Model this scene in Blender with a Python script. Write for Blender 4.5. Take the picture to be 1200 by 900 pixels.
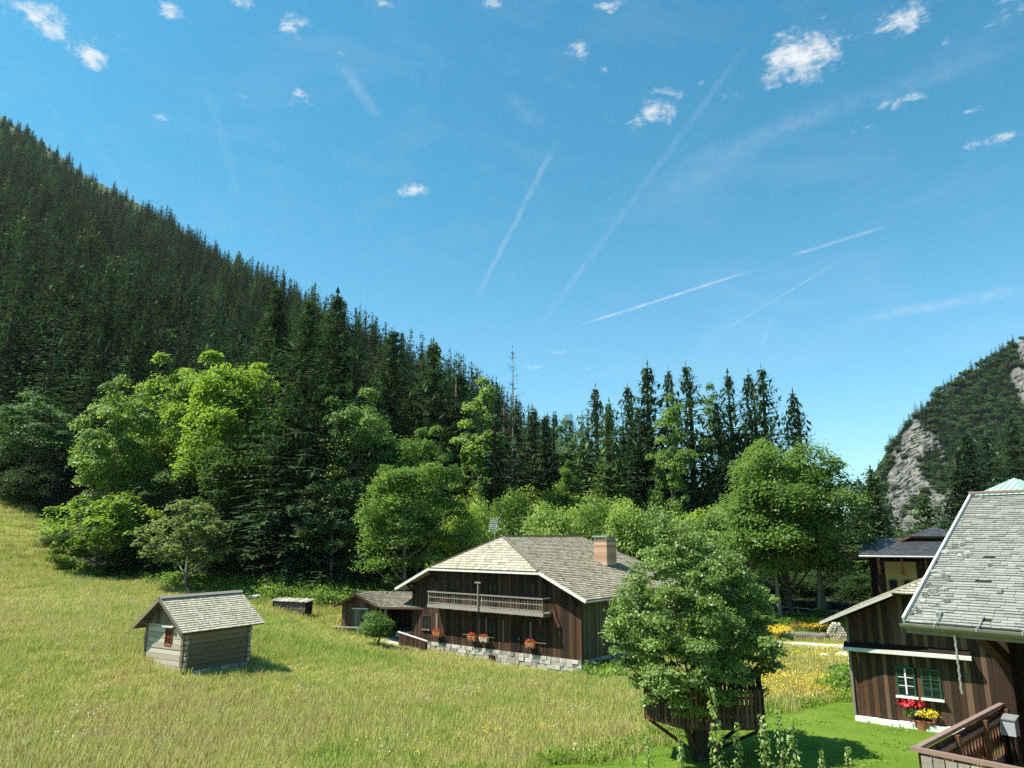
import bpy, math, random
import numpy as np
from mathutils import Vector, Matrix

for _o in list(bpy.data.objects):
    bpy.data.objects.remove(_o)
S = bpy.context.scene
COL = S.collection
R = math.radians

# ------------------------------------------------------------------ camera
FOC, PITCH, CAMH = 840.0, R(12), 9.5          # focal length in pixels of a 1200 px wide picture
cam_d = bpy.data.cameras.new('camera')
cam_d.sensor_width = 36.0
cam_d.lens = FOC * 36.0 / 1200.0
cam_d.clip_start = 0.1
cam_d.clip_end = 6000
cam = bpy.data.objects.new('camera', cam_d)
cam.location = (0, 0, CAMH)
cam.rotation_euler = (R(90) + PITCH, 0, 0)
COL.objects.link(cam)
S.camera = cam

# ------------------------------------------------------------------ sun, sky, exposure
SUN_EL = R(57)
SUN_H = Vector((-0.978, -0.206)).normalized()
SUN = Vector((SUN_H.x * math.cos(SUN_EL), SUN_H.y * math.cos(SUN_EL), math.sin(SUN_EL)))
sl = bpy.data.lights.new('sun', 'SUN')
sl.energy = 4.4
sl.angle = R(0.5)
sl.color = (1.0, 0.95, 0.86)
so = bpy.data.objects.new('sun', sl)
so.rotation_euler = (-SUN).to_track_quat('-Z', 'Y').to_euler()
so.location = (-60, -20, 90)
COL.objects.link(so)
S.view_settings.view_transform = 'Standard'
S.view_settings.look = 'None'
S.view_settings.gamma = 1.0
S.view_settings.exposure = 1.25
S.view_settings.use_curve_mapping = False
SKY_STRENGTH = 0.074
S.cycles.max_bounces = 6
S.cycles.diffuse_bounces = 3
S.cycles.glossy_bounces = 2
S.cycles.transmission_bounces = 3
S.cycles.volume_bounces = 0
S.cycles.transparent_max_bounces = 4
S.cycles.use_denoising = False


def pix_dir(px, py):
    a = (px - 600) / FOC
    b = (450 - py) / FOC
    return np.array([a, math.cos(PITCH) - b * math.sin(PITCH), math.sin(PITCH) + b * math.cos(PITCH)])


def at(px, py, Y):
    """the point at distance Y in front of the camera's foot seen in direction px, py"""
    d = pix_dir(px, py)
    return np.array([0, 0, CAMH]) + d * (Y / d[1])


# --- world: physical sky, and clouds and condensation trails at infinity
def build_world():
    w = bpy.data.worlds.new('World')
    S.world = w
    w.use_nodes = True
    nt = w.node_tree
    N, L = nt.nodes, nt.links
    N.clear()
    out = N.new('ShaderNodeOutputWorld')
    bg = N.new('ShaderNodeBackground')
    bg.inputs['Strength'].default_value = SKY_STRENGTH
    sky = N.new('ShaderNodeTexSky')
    sky.sky_type = 'NISHITA'
    sky.sun_disc = False
    sky.sun_elevation = SUN_EL
    sky.sun_rotation = math.atan2(SUN_H.x, SUN_H.y)
    sky.altitude = 1000
    sky.air_density = 1.0
    sky.dust_density = 1.3
    sky.ozone_density = 1.6
    tint = N.new('ShaderNodeMix'); tint.data_type = 'RGBA'; tint.blend_type = 'MULTIPLY'
    tint.inputs[0].default_value = 1.0
    L.new(sky.outputs[0], tint.inputs[6])
    tc = N.new('ShaderNodeTexCoord')
    direc = tc.outputs['Generated']
    def vm(op, a, b=None):
        n = N.new('ShaderNodeVectorMath'); n.operation = op
        for i, x in enumerate((a, b)):
            if x is None: continue
            if isinstance(x, (tuple, list)): n.inputs[i].default_value = x
            else: L.new(x, n.inputs[i])
        return n

    # thicker, whiter air towards the horizon
    sep = N.new('ShaderNodeSeparateXYZ'); L.new(direc, sep.inputs[0])
    cr = N.new('ShaderNodeValToRGB'); el = cr.color_ramp.elements
    L.new(sep.outputs['Z'], cr.inputs[0])
    el.new(0.3); el.new(0.45)
    for e, (p, c) in zip(el, [(0.10, (0.64, 0.92, 0.86)), (0.28, (0.50, 1.0, 0.97)), (0.45, (0.345, 1.0, 0.96)), (0.62, (0.31, 1.0, 1.0))]):
        e.position = p; e.color = (*c, 1)
    up = vm('SCALE', cr.outputs[0]); up.inputs['Scale'].default_value = 1.2
    L.new(up.outputs[0], tint.inputs[7])

    def ma(op, a, b=None, c=None, clamp=False):
        n = N.new('ShaderNodeMath'); n.operation = op; n.use_clamp = clamp
        for i, x in enumerate((a, b, c)):
            if x is None: continue
            if isinstance(x, (int, float)): n.inputs[i].default_value = x
            else: L.new(x, n.inputs[i])
        return n.outputs[0]

    def noise(scale, detail, vec, rough=0.6, dist=0.0):
        n = N.new('ShaderNodeTexNoise')
        n.inputs['Scale'].default_value = scale
        n.inputs['Detail'].default_value = detail
        n.inputs['Roughness'].default_value = rough
        n.inputs['Distortion'].default_value = dist
        L.new(vec, n.inputs['Vector'])
        return n.outputs['Fac']
    flat = vm('MULTIPLY', direc, (1.0, 1.0, 1.7)).outputs[0]
    nz = noise(26, 7, flat, 0.68, 0.3)
    nz2 = noise(90, 4, flat, 0.6)
    nzz = ma('ADD', ma('MULTIPLY', nz, 0.8), ma('MULTIPLY', nz2, 0.2))
    # small fair-weather clouds: px, py, half width, half height, density
    clouds = [(32, 12, 46, 20, .8), (62, 34, 16, 11, .9), (108, 62, 26, 15, 1.0), (202, 18, 20, 13, .8), (280, 3, 26, 9, .95),
              (342, 30, 28, 14, .75), (402, 64, 16, 8, .5), (350, 110, 16, 18, .85), (282, 112, 24, 9, .4), (186, 136, 30, 10, .35),
              (490, 222, 28, 8, .85), (580, 229, 16, 13, .5), (544, 247, 7, 5, .4), (386, 294, 12, 5, .5), (450, 4, 20, 6, .6), (572, 4, 24, 8, .6),
              (935, 70, 46, 27, 1.1), (760, 130, 44, 24, .8), (680, 56, 24, 18, .8), (714, 14, 32, 12, .6), (708, 80, 9, 7, .5),
              (858, 110, 36, 16, .45), (1062, 18, 38, 20, .8), (1164, 16, 34, 22, .8), (1110, 48, 28, 13, .5), (1056, 120, 36, 11, .6), (1136, 130, 22, 9, .55),
              (1014, 151, 26, 8, .5), (948, 167, 14, 8, .55), (1158, 167, 34, 11, .75), (672, 128, 12, 8, .4), (655, 412, 34, 6, .5), (632, 430, 24, 5, .5), (705, 424, 22, 6, .42), (690, 432, 16, 4, .45), (600, 404, 14, 4, .4), (1010, 482, 40, 6, .35), (150, 46, 24, 8, .35), (820, 96, 20, 8, .4), (1075, 132, 18, 6, .4), (770, 20, 18, 8, .35), (1000, 10, 24, 8, .35)]
    acc = None
    for px, py, hw, hh, dn in clouds:
        d = pix_dir(px, py); d = d / np.linalg.norm(d)
        f = 1.0 / np.linalg.norm(pix_dir(px, py))
        sx, sz = hw / FOC * f * 1.02, hh / FOC * f * 1.02
        a = vm('SUBTRACT', direc, tuple(d))
        b = vm('MULTIPLY', a.outputs[0], (1 / sx, 0.5 / sx, 1 / sz))
        le = vm('LENGTH', b.outputs[0]).outputs['Value']
        v = ma('SUBTRACT', dn, ma('MULTIPLY', le, 0.85))          # dense core to thin rim
        acc = v if acc is None else ma('MAXIMUM', acc, v)
    body = ma('ADD', acc, ma('MULTIPLY', ma('SUBTRACT', nzz, 0.56), 4.4))
    mask = N.new('ShaderNodeMapRange'); mask.interpolation_type = 'SMOOTHSTEP'
    L.new(body, mask.inputs[0])
    mask.inputs[1].default_value = -0.05; mask.inputs[2].default_value = 1.15
    mask.inputs[3].default_value = 0.0; mask.inputs[4].default_value = 0.92
    gate = N.new('ShaderNodeMapRange'); L.new(acc, gate.inputs[0])
    gate.inputs[1].default_value = -0.35; gate.inputs[2].default_value = 0.1
    cl = ma('MULTIPLY', mask.outputs[0], gate.outputs[0])
    # trails: x0, y0, x1, y1, half width px, strength
    trails = [(555, 356, 655, 160, 6, .30), (616, 404, 900, 20, 7, .17), (674, 383, 884, 316, 2.6, .95), (842, 391, 992, 301, 1.8, .36), (920, 302, 1042, 264, 3.0, .60),
              (780, 198, 1200, 50, 15, .13), (985, 380, 1210, 336, 9, .34), (398, 74, 448, 142, 10, .24), (740, 250, 1010, 100, 20, .10), (240, 90, 285, 250, 9, .10), (590, 110, 640, 150, 16, .14), (890, 410, 905, 370, 6, .16), (90, 140, 160, 240, 8, .08)]
    tn = noise(34, 5, direc, 0.6)
    tsum = None
    for x0, y0, x1, y1, hw, st in trails:
        p = Vector(pix_dir(x0, y0)).normalized(); q = Vector(pix_dir(x1, y1)).normalized()
        n = p.cross(q).normalized()
        mid = (p + q).normalized()
        t = n.cross(mid).normalized()
        half = abs((q - p).dot(t)) / 2
        dn = vm('DOT_PRODUCT', direc, tuple(n)).outputs['Value']
        wob = ma('MULTIPLY', ma('SUBTRACT', tn, 0.5), hw / FOC * 0.9)
        dist = ma('ABSOLUTE', ma('ADD', dn, wob))
        wv = N.new('ShaderNodeMapRange'); wv.interpolation_type = 'SMOOTHSTEP'
        L.new(dist, wv.inputs[0]); wv.inputs[1].default_value = 0; wv.inputs[2].default_value = hw / FOC * 0.9
        wv.inputs[3].default_value = 1; wv.inputs[4].default_value = 0
        dt = ma('ABSOLUTE', vm('DOT_PRODUCT', direc, tuple(t)).outputs['Value'])
        ev = N.new('ShaderNodeMapRange'); ev.interpolation_type = 'SMOOTHSTEP'
        L.new(dt, ev.inputs[0]); ev.inputs[1].default_value = half * 0.55; ev.inputs[2].default_value = half * 1.05
        ev.inputs[3].default_value = st; ev.inputs[4].default_value = 0
        m = ma('MULTIPLY', wv.outputs[0], ev.outputs[0])
        tsum = m if tsum is None else ma('ADD', tsum, m)
    tn2 = noise(60, 4, direc, 0.65)
    tsum = ma('MULTIPLY', tsum, ma('ADD', 0.0, ma('MULTIPLY', ma('SUBTRACT', tn2, 0.18), 1.15)))
    # very faint high veil
    veil_v = vm('MULTIPLY', direc, (2.2, 1.0, 5.5)).outputs[0]
    vn = noise(2.6, 6, veil_v, 0.62, 0.6)
    veil = N.new('ShaderNodeMapRange'); L.new(vn, veil.inputs[0])
    veil.inputs[1].default_value = 0.5; veil.inputs[2].default_value = 0.85
    veil.inputs[3].default_value = 0; veil.inputs[4].default_value = 0.10
    total = ma('ADD', ma('ADD', tsum, veil.outputs[0]), cl, clamp=True)
    mx = N.new('ShaderNodeMix'); mx.data_type = 'RGBA'
    L.new(total, mx.inputs[0])
    L.new(tint.outputs[2], mx.inputs[6])
    mx.inputs[7].default_value = (0.395 / SKY_STRENGTH, 0.405 / SKY_STRENGTH, 0.41 / SKY_STRENGTH, 1)
    L.new(mx.outputs[2], bg.inputs['Color'])
    L.new(bg.outputs[0], out.inputs['Surface'])


build_world()

# ------------------------------------------------------------------ helpers
def tag(o, label=None, cat=None, group=None, kind=None):
    if label: o['label'] = label
    if cat: o['category'] = cat
    if group: o['group'] = group
    if kind: o['kind'] = kind
    return o


def empty(name, loc, rz=0.0, label=None, cat=None, group=None):
    o = bpy.data.objects.new(name, None)
    o.empty_display_size = 0.3
    o.location = tuple(loc)
    o.rotation_euler = (0, 0, rz)
    COL.objects.link(o)
    return tag(o, label, cat, group)


def link(name, me, parent=None, loc=None):
    o = bpy.data.objects.new(name, me)
    COL.objects.link(o)
    if parent is not None: o.parent = parent
    if loc is not None: o.location = tuple(loc)
    return o


def np_mesh(name, V, Fs, mats=(), tint=None, smooth=False, mat_idx=None):
    """V (n,3); Fs an (m,k) array or a list of such arrays"""
    if not isinstance(Fs, list): Fs = [Fs]
    Fs = [np.asarray(f, dtype=np.int32) for f in Fs if len(f)]
    me = bpy.data.meshes.new(name)
    V = np.asarray(V, dtype=np.float32)
    me.vertices.add(len(V)); me.vertices.foreach_set('co', V.ravel())
    tot = np.concatenate([np.full(len(f), f.shape[1], np.int32) for f in Fs])
    idx = np.concatenate([f.ravel() for f in Fs])
    me.loops.add(len(idx)); me.loops.foreach_set('vertex_index', idx)
    me.polygons.add(len(tot))
    st = np.zeros(len(tot), np.int32); st[1:] = np.cumsum(tot)[:-1]
    me.polygons.foreach_set('loop_start', st)
    try: me.polygons.foreach_set('loop_total', tot)
    except Exception: pass
    if smooth: me.polygons.foreach_set('use_smooth', np.ones(len(tot), bool))
    if mat_idx is not None: me.polygons.foreach_set('material_index', np.asarray(mat_idx, np.int32))
    if tint is not None:
        a = me.attributes.new('tint', 'FLOAT', 'FACE'); a.data.foreach_set('value', np.asarray(tint, np.float32))
    me.update(calc_edges=True); me.validate()
    for m in mats: me.materials.append(m)
    return me


rnd = random.Random(11)


class MB:
    """collects solid pieces into one mesh; each piece gets its own tint"""
    def __init__(s): s.v = []; s.f = []; s.t = []

    def add(s, vs, fs, tint=None):
        b = len(s.v); s.v += [tuple(v) for v in vs]
        t = rnd.random() if tint is None else tint
        for f in fs: s.f.append(tuple(i + b for i in f)); s.t.append(t)

    def box(s, x0, x1, y0, y1, z0, z1, tint=None):
        vs = [(x, y, z) for z in (z0, z1) for y in (y0, y1) for x in (x0, x1)]
        s.add(vs, [(0, 2, 3, 1), (4, 5, 7, 6), (0, 1, 5, 4), (2, 6, 7, 3), (0, 4, 6, 2), (1, 3, 7, 5)], tint)

    def beam(s, p, q, w, h, up=(0, 0, 1), tint=None, off=0.0):
        """a bar from p to q, w wide, h deep (along up)"""
        p, q, up = Vector(p), Vector(q), Vector(up)
        d = (q - p).normalized()
        sd = d.cross(up)
        sd = sd.normalized() if sd.length > 1e-5 else d.orthogonal().normalized()
        u = sd.cross(d).normalized()
        vs = []
        for c in (p, q):
            for a, b in ((-1, -1), (1, -1), (1, 1), (-1, 1)):
                vs.append(c + sd * (a * w / 2) + u * (b * h / 2 + off))
        s.add(vs, [(0, 1, 2, 3), (7, 6, 5, 4), (0, 4, 5, 1), (1, 5, 6, 2), (2, 6, 7, 3), (3, 7, 4, 0)], tint)

    def slab(s, poly, n, th, tint=None):
        """poly (3D points, counter-clockwise about n) thickened by th against n"""
        n = Vector(n).normalized() * th
        k = len(poly)
        vs = [Vector(p) for p in poly] + [Vector(p) - n for p in poly]
        fs = [tuple(range(k)), tuple(reversed(range(k, 2 * k)))]
        for i in range(k): fs.append((i, i + k, (i + 1) % k + k, (i + 1) % k))
        s.add(vs, fs, tint)

    def tube(s, pts, rad, seg=8, tint=None, cap=True):
        pts = [Vector(p) for p in pts]
        if isinstance(rad, (int, float)): rad = [rad] * len(pts)
        vs, fs = [], []
        for i, p in enumerate(pts):
            d = (pts[min(i + 1, len(pts) - 1)] - pts[max(i - 1, 0)]).normalized()
            a = d.cross(Vector((0.31, 0.87, 0.38)))
            a = a.normalized() if a.length > 1e-4 else d.orthogonal().normalized()
            b = d.cross(a)
            for k in range(seg):
                t = 2 * math.pi * k / seg
                vs.append(p + (a * math.cos(t) + b * math.sin(t)) * rad[i])
        for i in range(len(pts) - 1):
            for k in range(seg):
                k2 = (k + 1) % seg
                fs.append((i * seg + k, i * seg + k2, (i + 1) * seg + k2, (i + 1) * seg + k))
        if cap:
            fs.append(tuple(reversed(range(seg)))); fs.append(tuple(range((len(pts) - 1) * seg, len(pts) * seg)))
        s.add(vs, fs, tint)

    def ball(s, c, r, seg=10, rings=6, tint=None, jit=0.0):
        vs, fs = [], []
        rx, ry, rz = (r, r, r) if isinstance(r, (int, float)) else r
        for i in range(rings + 1):
            ph = math.pi * i / rings
            for k in range(seg):
                th = 2 * math.pi * k / seg
                j = 1 + rnd.uniform(-jit, jit)
                vs.append((c[0] + rx * j * math.sin(ph) * math.cos(th), c[1] + ry * j * math.sin(ph) * math.sin(th), c[2] + rz * j * math.cos(ph)))
        for i in range(rings):
            for k in range(seg):
                k2 = (k + 1) % seg
                fs.append((i * seg + k, (i + 1) * seg + k, (i + 1) * seg + k2, i * seg + k2))
        s.add(vs, fs, tint)

    def build(s, name, mat, parent=None, loc=None, smooth=False):
        me = bpy.data.meshes.new(name)
        me.from_pydata(s.v, [], s.f)
        a = me.attributes.new('tint', 'FLOAT', 'FACE'); a.data.foreach_set('value', np.asarray(s.t, np.float32))
        if smooth: me.polygons.foreach_set('use_smooth', [True] * len(me.polygons))
        me.update(); me.materials.append(mat)
        return link(name, me, parent, loc)


# ------------------------------------------------------------------ materials
def nodes(name):
    m = bpy.data.materials.new(name); m.use_nodes = True
    nt = m.node_tree; b = nt.nodes['Principled BSDF']
    return m, nt, nt.nodes, nt.links, b


def ramp(nt, fac, stops):
    r = nt.nodes.new('ShaderNodeValToRGB')
    el = r.color_ramp.elements
    while len(el) < len(stops): el.new(0.5)
    for e, (p, c) in zip(el, stops): e.position = p; e.color = (*c, 1)
    nt.links.new(fac, r.inputs[0])
    return r.outputs[0]


def tex_noise(nt, scale, detail=4, vec=None, rough=0.6, vscale=None, coord='Object'):
    N, L = nt.nodes, nt.links
    n = N.new('ShaderNodeTexNoise'); n.inputs['Scale'].default_value = scale
    n.inputs['Detail'].default_value = detail; n.inputs['Roughness'].default_value = rough
    if vec is None:
        if coord == 'World': vec = N.new('ShaderNodeNewGeometry').outputs['Position']
        else: vec = N.new('ShaderNodeTexCoord').outputs[coord]
    if vscale:
        mp = N.new('ShaderNodeMapping'); mp.inputs['Scale'].default_value = vscale
        L.new(vec, mp.inputs['Vector']); vec = mp.outputs[0]
    L.new(vec, n.inputs['Vector'])
    return n.outputs['Fac']


def mix(nt, fac, a, b, mode='MIX'):
    n = nt.nodes.new('ShaderNodeMix'); n.data_type = 'RGBA'; n.blend_type = mode
    for i, x in ((0, fac), (6, a), (7, b)):
        if isinstance(x, (int, float)): n.inputs[i].default_value = x
        elif isinstance(x, (tuple, list)): n.inputs[i].default_value = (*x, 1)
        else: nt.links.new(x, n.inputs[i])
    return n.outputs[2]


def math_n(nt, op, a, b=0.0, clamp=False):
    n = nt.nodes.new('ShaderNodeMath'); n.operation = op; n.use_clamp = clamp
    for i, x in enumerate((a, b)):
        if isinstance(x, (int, float)): n.inputs[i].default_value = x
        else: nt.links.new(x, n.inputs[i])
    return n.outputs[0]


def attr(nt, name='tint'):
    a = nt.nodes.new('ShaderNodeAttribute'); a.attribute_name = name
    return a.outputs['Fac']


def bump(nt, b, h, strength=0.4, dist=0.02):
    n = nt.nodes.new('ShaderNodeBump'); n.inputs['Strength'].default_value = strength; n.inputs['Distance'].default_value = dist
    nt.links.new(h, n.inputs['Height']); nt.links.new(n.outputs[0], b.inputs['Normal'])


def surf(name, stops, scale=4, vscale=(1, 1, 1), rough=0.85, spec=0.25, tint_w=0.45, detail=5, bump_s=0.35, metallic=0.0):
    """a weathered surface: colour from piece tint and stretched noise"""
    m, nt, N, L, b = nodes(name)
    nz = tex_noise(nt, scale, detail, vscale=vscale)
    nz2 = tex_noise(nt, scale * 0.23, 3, vscale=vscale)
    f = math_n(nt, 'ADD', math_n(nt, 'MULTIPLY', attr(nt), tint_w), math_n(nt, 'MULTIPLY', nz, (1 - tint_w) * 0.6))
    f = math_n(nt, 'ADD', f, math_n(nt, 'MULTIPLY', nz2, (1 - tint_w) * 0.4))
    L.new(ramp(nt, f, stops), b.inputs['Base Color'])
    b.inputs['Roughness'].default_value = rough
    b.inputs['Specular IOR Level'].default_value = spec
    b.inputs['Metallic'].default_value = metallic
    if bump_s: bump(nt, b, nz, bump_s)
    return m


def leaf_mat(name, dark, light, hue_by_object=0.35, trans=0.45, rough=0.5, spec=0.3):
    m, nt, N, L, b = nodes(name)
    oi = N.new('ShaderNodeObjectInfo').outputs['Random']
    f = math_n(nt, 'ADD', math_n(nt, 'MULTIPLY', attr(nt), 1 - hue_by_object), math_n(nt, 'MULTIPLY', oi, hue_by_object))
    c = ramp(nt, f, [(0.1, dark), (0.9, light)])
    L.new(c, b.inputs['Base Color'])
    b.inputs['Roughness'].default_value = rough
    b.inputs['Specular IOR Level'].default_value = spec
    if trans > 0:
        t = N.new('ShaderNodeBsdfTranslucent'); L.new(mix(nt, 0.5, c, (light[0] * 1.6, light[1] * 1.5, light[2] * 0.8)), t.inputs[0])
        mx = N.new('ShaderNodeMixShader'); mx.inputs[0].default_value = trans
        L.new(b.outputs[0], mx.inputs[1]); L.new(t.outputs[0], mx.inputs[2])
        L.new(mx.outputs[0], N['Material Output'].inputs['Surface'])
    return m


M = {}
M['dark_planks'] = surf('dark_planks', [(0.2, (0.012, 0.007, 0.005)), (0.5, (0.040, 0.021, 0.012)), (0.75, (0.090, 0.043, 0.023)), (0.95, (0.13, 0.07, 0.042))], 7, (9, 9, 0.8), 0.8, 0.2, 0.5)
M['grey_planks'] = surf('grey_planks', [(0.2, (0.06, 0.05, 0.038)), (0.55, (0.14, 0.115, 0.085)), (0.9, (0.26, 0.23, 0.18))], 6, (8, 8, 0.8), 0.85, 0.2, 0.45)
M['side_planks'] = surf('side_planks', [(0.2, (0.045, 0.040, 0.022)), (0.55, (0.115, 0.098, 0.056)), (0.9, (0.20, 0.168, 0.102))], 7, (9, 9, 0.8), 0.85, 0.2, 0.45)
M['barn_planks'] = surf('barn_planks', [(0.15, (0.018, 0.012, 0.009)), (0.34, (0.042, 0.023, 0.014)), (0.48, (0.115, 0.055, 0.026)), (0.60, (0.052, 0.032, 0.022)), (0.74, (0.150, 0.085, 0.048)), (0.86, (0.14, 0.115, 0.09)), (0.97, (0.26, 0.215, 0.17))], 7, (9, 9, 0.6), 0.8, 0.2, 0.6)
M['beam_wood'] = surf('beam_wood', [(0.2, (0.30, 0.26, 0.19)), (0.6, (0.44, 0.39, 0.30)), (0.9, (0.55, 0.50, 0.41))], 5, (3, 3, 3), 0.8, 0.2, 0.4)
M['pale_beam'] = surf('pale_beam', [(0.2, (0.36, 0.33, 0.28)), (0.5, (0.55, 0.52, 0.46)), (0.9, (0.70, 0.67, 0.61))], 6, (1, 8, 8), 0.75, 0.2, 0.3)
M['rail_grey'] = surf('rail_grey', [(0.2, (0.15, 0.135, 0.11)), (0.9, (0.30, 0.275, 0.235))], 6, (1, 8, 8), 0.8, 0.2, 0.3)
M['grey_wood'] = surf('grey_wood', [(0.2, (0.16, 0.14, 0.11)), (0.55, (0.28, 0.255, 0.21)), (0.9, (0.42, 0.39, 0.34))], 6, (4, 4, 4), 0.85, 0.2, 0.45)
M['lit_logs'] = surf('lit_logs', [(0.2, (0.22, 0.185, 0.13)), (0.5, (0.38, 0.335, 0.255)), (0.9, (0.56, 0.51, 0.42))], 5, (2, 2, 9), 0.85, 0.2, 0.5)  # paler log colour, carries the sunlight on the gable wall
M['shingles'] = surf('shingles', [(0.15, (0.12, 0.105, 0.07)), (0.45, (0.245, 0.215, 0.15)), (0.75, (0.33, 0.295, 0.215)), (0.97, (0.45, 0.415, 0.325))], 2.2, (1, 1, 1), 0.9, 0.15, 0.55, 6)
M['hip_shingles'] = surf('hip_shingles', [(0.15, (0.20, 0.175, 0.125)), (0.5, (0.325, 0.295, 0.222)), (0.95, (0.45, 0.42, 0.335))], 2.2, (1, 1, 1), 0.9, 0.15, 0.5, 6)
M['hut_shingles'] = surf('hut_shingles', [(0.15, (0.26, 0.225, 0.16)), (0.5, (0.41, 0.365, 0.275)), (0.95, (0.55, 0.505, 0.405))], 3, (1, 1, 1), 0.9, 0.15, 0.5, 6)
M['shaded_logs'] = surf('shaded_logs', [(0.2, (0.075, 0.055, 0.032)), (0.5, (0.155, 0.120, 0.075)), (0.9, (0.29, 0.24, 0.165))], 5, (9, 2, 9), 0.85, 0.2, 0.5)  # same logs coloured darker to carry the long wall's shade
M['shed_roof'] = surf('shed_roof', [(0.2, (0.10, 0.09, 0.065)), (0.5, (0.17, 0.155, 0.115)), (0.9, (0.26, 0.24, 0.19))], 3, (1, 1, 1), 0.9, 0.15, 0.5, 6)
M['slate'] = surf('slate', [(0.12, (0.175, 0.172, 0.150)), (0.4, (0.212, 0.212, 0.186)), (0.75, (0.245, 0.245, 0.218)), (0.97, (0.36, 0.355, 0.315))], 5, (1, 1, 1), 0.8, 0.25, 0.5, 7)
M['dark_slate'] = surf('dark_slate', [(0.2, (0.028, 0.029, 0.033)), (0.8, (0.058, 0.060, 0.066))], 3, (1, 1, 1), 0.55, 0.4, 0.5)
M['stone_wall'] = surf('stone_wall', [(0.15, (0.14, 0.13, 0.105)), (0.5, (0.32, 0.30, 0.25)), (0.95, (0.55, 0.52, 0.45))], 6, (1, 1, 1), 0.9, 0.2, 0.6, 6, 0.6)
M['white_wash'] = surf('white_wash', [(0.2, (0.55, 0.53, 0.48)), (0.9, (0.80, 0.79, 0.75))], 4, (1, 1, 1), 0.85, 0.2, 0.4)
M['ochre_plaster'] = surf('ochre_plaster', [(0.2, (0.22, 0.155, 0.055)), (0.9, (0.30, 0.215, 0.085))], 2, (1, 1, 1), 0.9, 0.15, 0.3)
M['brick'] = surf('brick', [(0.1, (0.20, 0.11, 0.065)), (0.5, (0.40, 0.25, 0.165)), (0.95, (0.56, 0.41, 0.30))], 3, (1, 1, 1), 0.9, 0.15, 0.6)
M['black_wood'] = surf('black_wood', [(0.2, (0.010, 0.007, 0.005)), (0.9, (0.032, 0.020, 0.013))], 6, (8, 8, 0.8), 0.85, 0.15, 0.45)
M['brown_wood'] = surf('brown_wood', [(0.2, (0.050, 0.022, 0.012)), (0.6, (0.12, 0.055, 0.028)), (0.95, (0.20, 0.105, 0.055))], 8, (6, 6, 0.8), 0.75, 0.25, 0.45)
M['rail_wood'] = surf('rail_wood', [(0.2, (0.16, 0.10, 0.080)), (0.9, (0.27, 0.18, 0.145))], 8, (2, 2, 2), 0.6, 0.3, 0.4)
M['deck'] = surf('deck', [(0.2, (0.42, 0.33, 0.22)), (0.9, (0.55, 0.45, 0.31))], 4, (1, 6, 1), 0.7, 0.2, 0.4)
M['metal'] = surf('metal', [(0.2, (0.30, 0.31, 0.30)), (0.9, (0.48, 0.49, 0.48))], 5, (1, 1, 1), 0.45, 0.5, 0.4, 4, 0.1, 0.6)
M['white_metal'] = surf('white_metal', [(0.2, (0.62, 0.62, 0.60)), (0.9, (0.76, 0.76, 0.74))], 5, (1, 1, 1), 0.4, 0.4, 0.4, 4, 0.0)
M['copper_green'] = surf('copper_green', [(0.2, (0.21, 0.31, 0.26)), (0.9, (0.31, 0.41, 0.35))], 1.2, (1, 1, 1), 0.6, 0.4, 0.4)
M['gutter_metal'] = surf('gutter_metal', [(0.2, (0.10, 0.105, 0.075)), (0.9, (0.22, 0.225, 0.165))], 4, (1, 1, 1), 0.55, 0.4, 0.4)
M['concrete'] = surf('concrete', [(0.2, (0.44, 0.41, 0.34)), (0.9, (0.58, 0.55, 0.48))], 2, (1, 1, 1), 0.9, 0.15, 0.3)
M['gravel'] = surf('gravel', [(0.2, (0.42, 0.39, 0.34)), (0.9, (0.62, 0.59, 0.53))], 9, (1, 1, 1), 0.95, 0.1, 0.0, 8, 0.5)
M['bark'] = surf('bark', [(0.2, (0.030, 0.022, 0.015)), (0.6, (0.075, 0.06, 0.045)), (0.95, (0.14, 0.12, 0.095))], 5, (5, 5, 0.8), 0.95, 0.1, 0.2, 6, 0.8)
M['pale_bark'] = surf('pale_bark', [(0.2, (0.10, 0.09, 0.07)), (0.6, (0.20, 0.185, 0.155)), (0.95, (0.32, 0.30, 0.26))], 5, (5, 5, 0.8), 0.95, 0.1, 0.2, 6, 0.6)
M['rock'] = surf('rock', [(0.2, (0.13, 0.125, 0.115)), (0.5, (0.28, 0.265, 0.24)), (0.9, (0.46, 0.44, 0.40))], 1.6, (1, 1, 0.5), 0.95, 0.15, 0.2, 8, 0.9)
M['terracotta'] = surf('terracotta', [(0.2, (0.30, 0.11, 0.055)), (0.9, (0.42, 0.17, 0.09))], 5, (1, 1, 1), 0.8, 0.2, 0.3)
M['red_petals'] = leaf_mat('red_petals', (0.42, 0.012, 0.02), (0.72, 0.05, 0.06), 0.0, 0.2)
M['yellow_petals'] = leaf_mat('yellow_petals', (0.55, 0.36, 0.02), (0.75, 0.58, 0.05), 0.0, 0.2)
M['orange_petals'] = leaf_mat('orange_petals', (0.60, 0.16, 0.03), (0.72, 0.34, 0.10), 0.0, 0.2)
M['white_petals'] = leaf_mat('white_petals', (0.60, 0.60, 0.52), (0.80, 0.80, 0.74), 0.0, 0.2)


def glass_mat():
    m, nt, N, L, b = nodes('window_glass')
    b.inputs['Base Color'].default_value = (0.012, 0.016, 0.018, 1)
    b.inputs['Roughness'].default_value = 0.06
    b.inputs['Specular IOR Level'].default_value = 0.35
    return m


M['glass'] = glass_mat()


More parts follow.
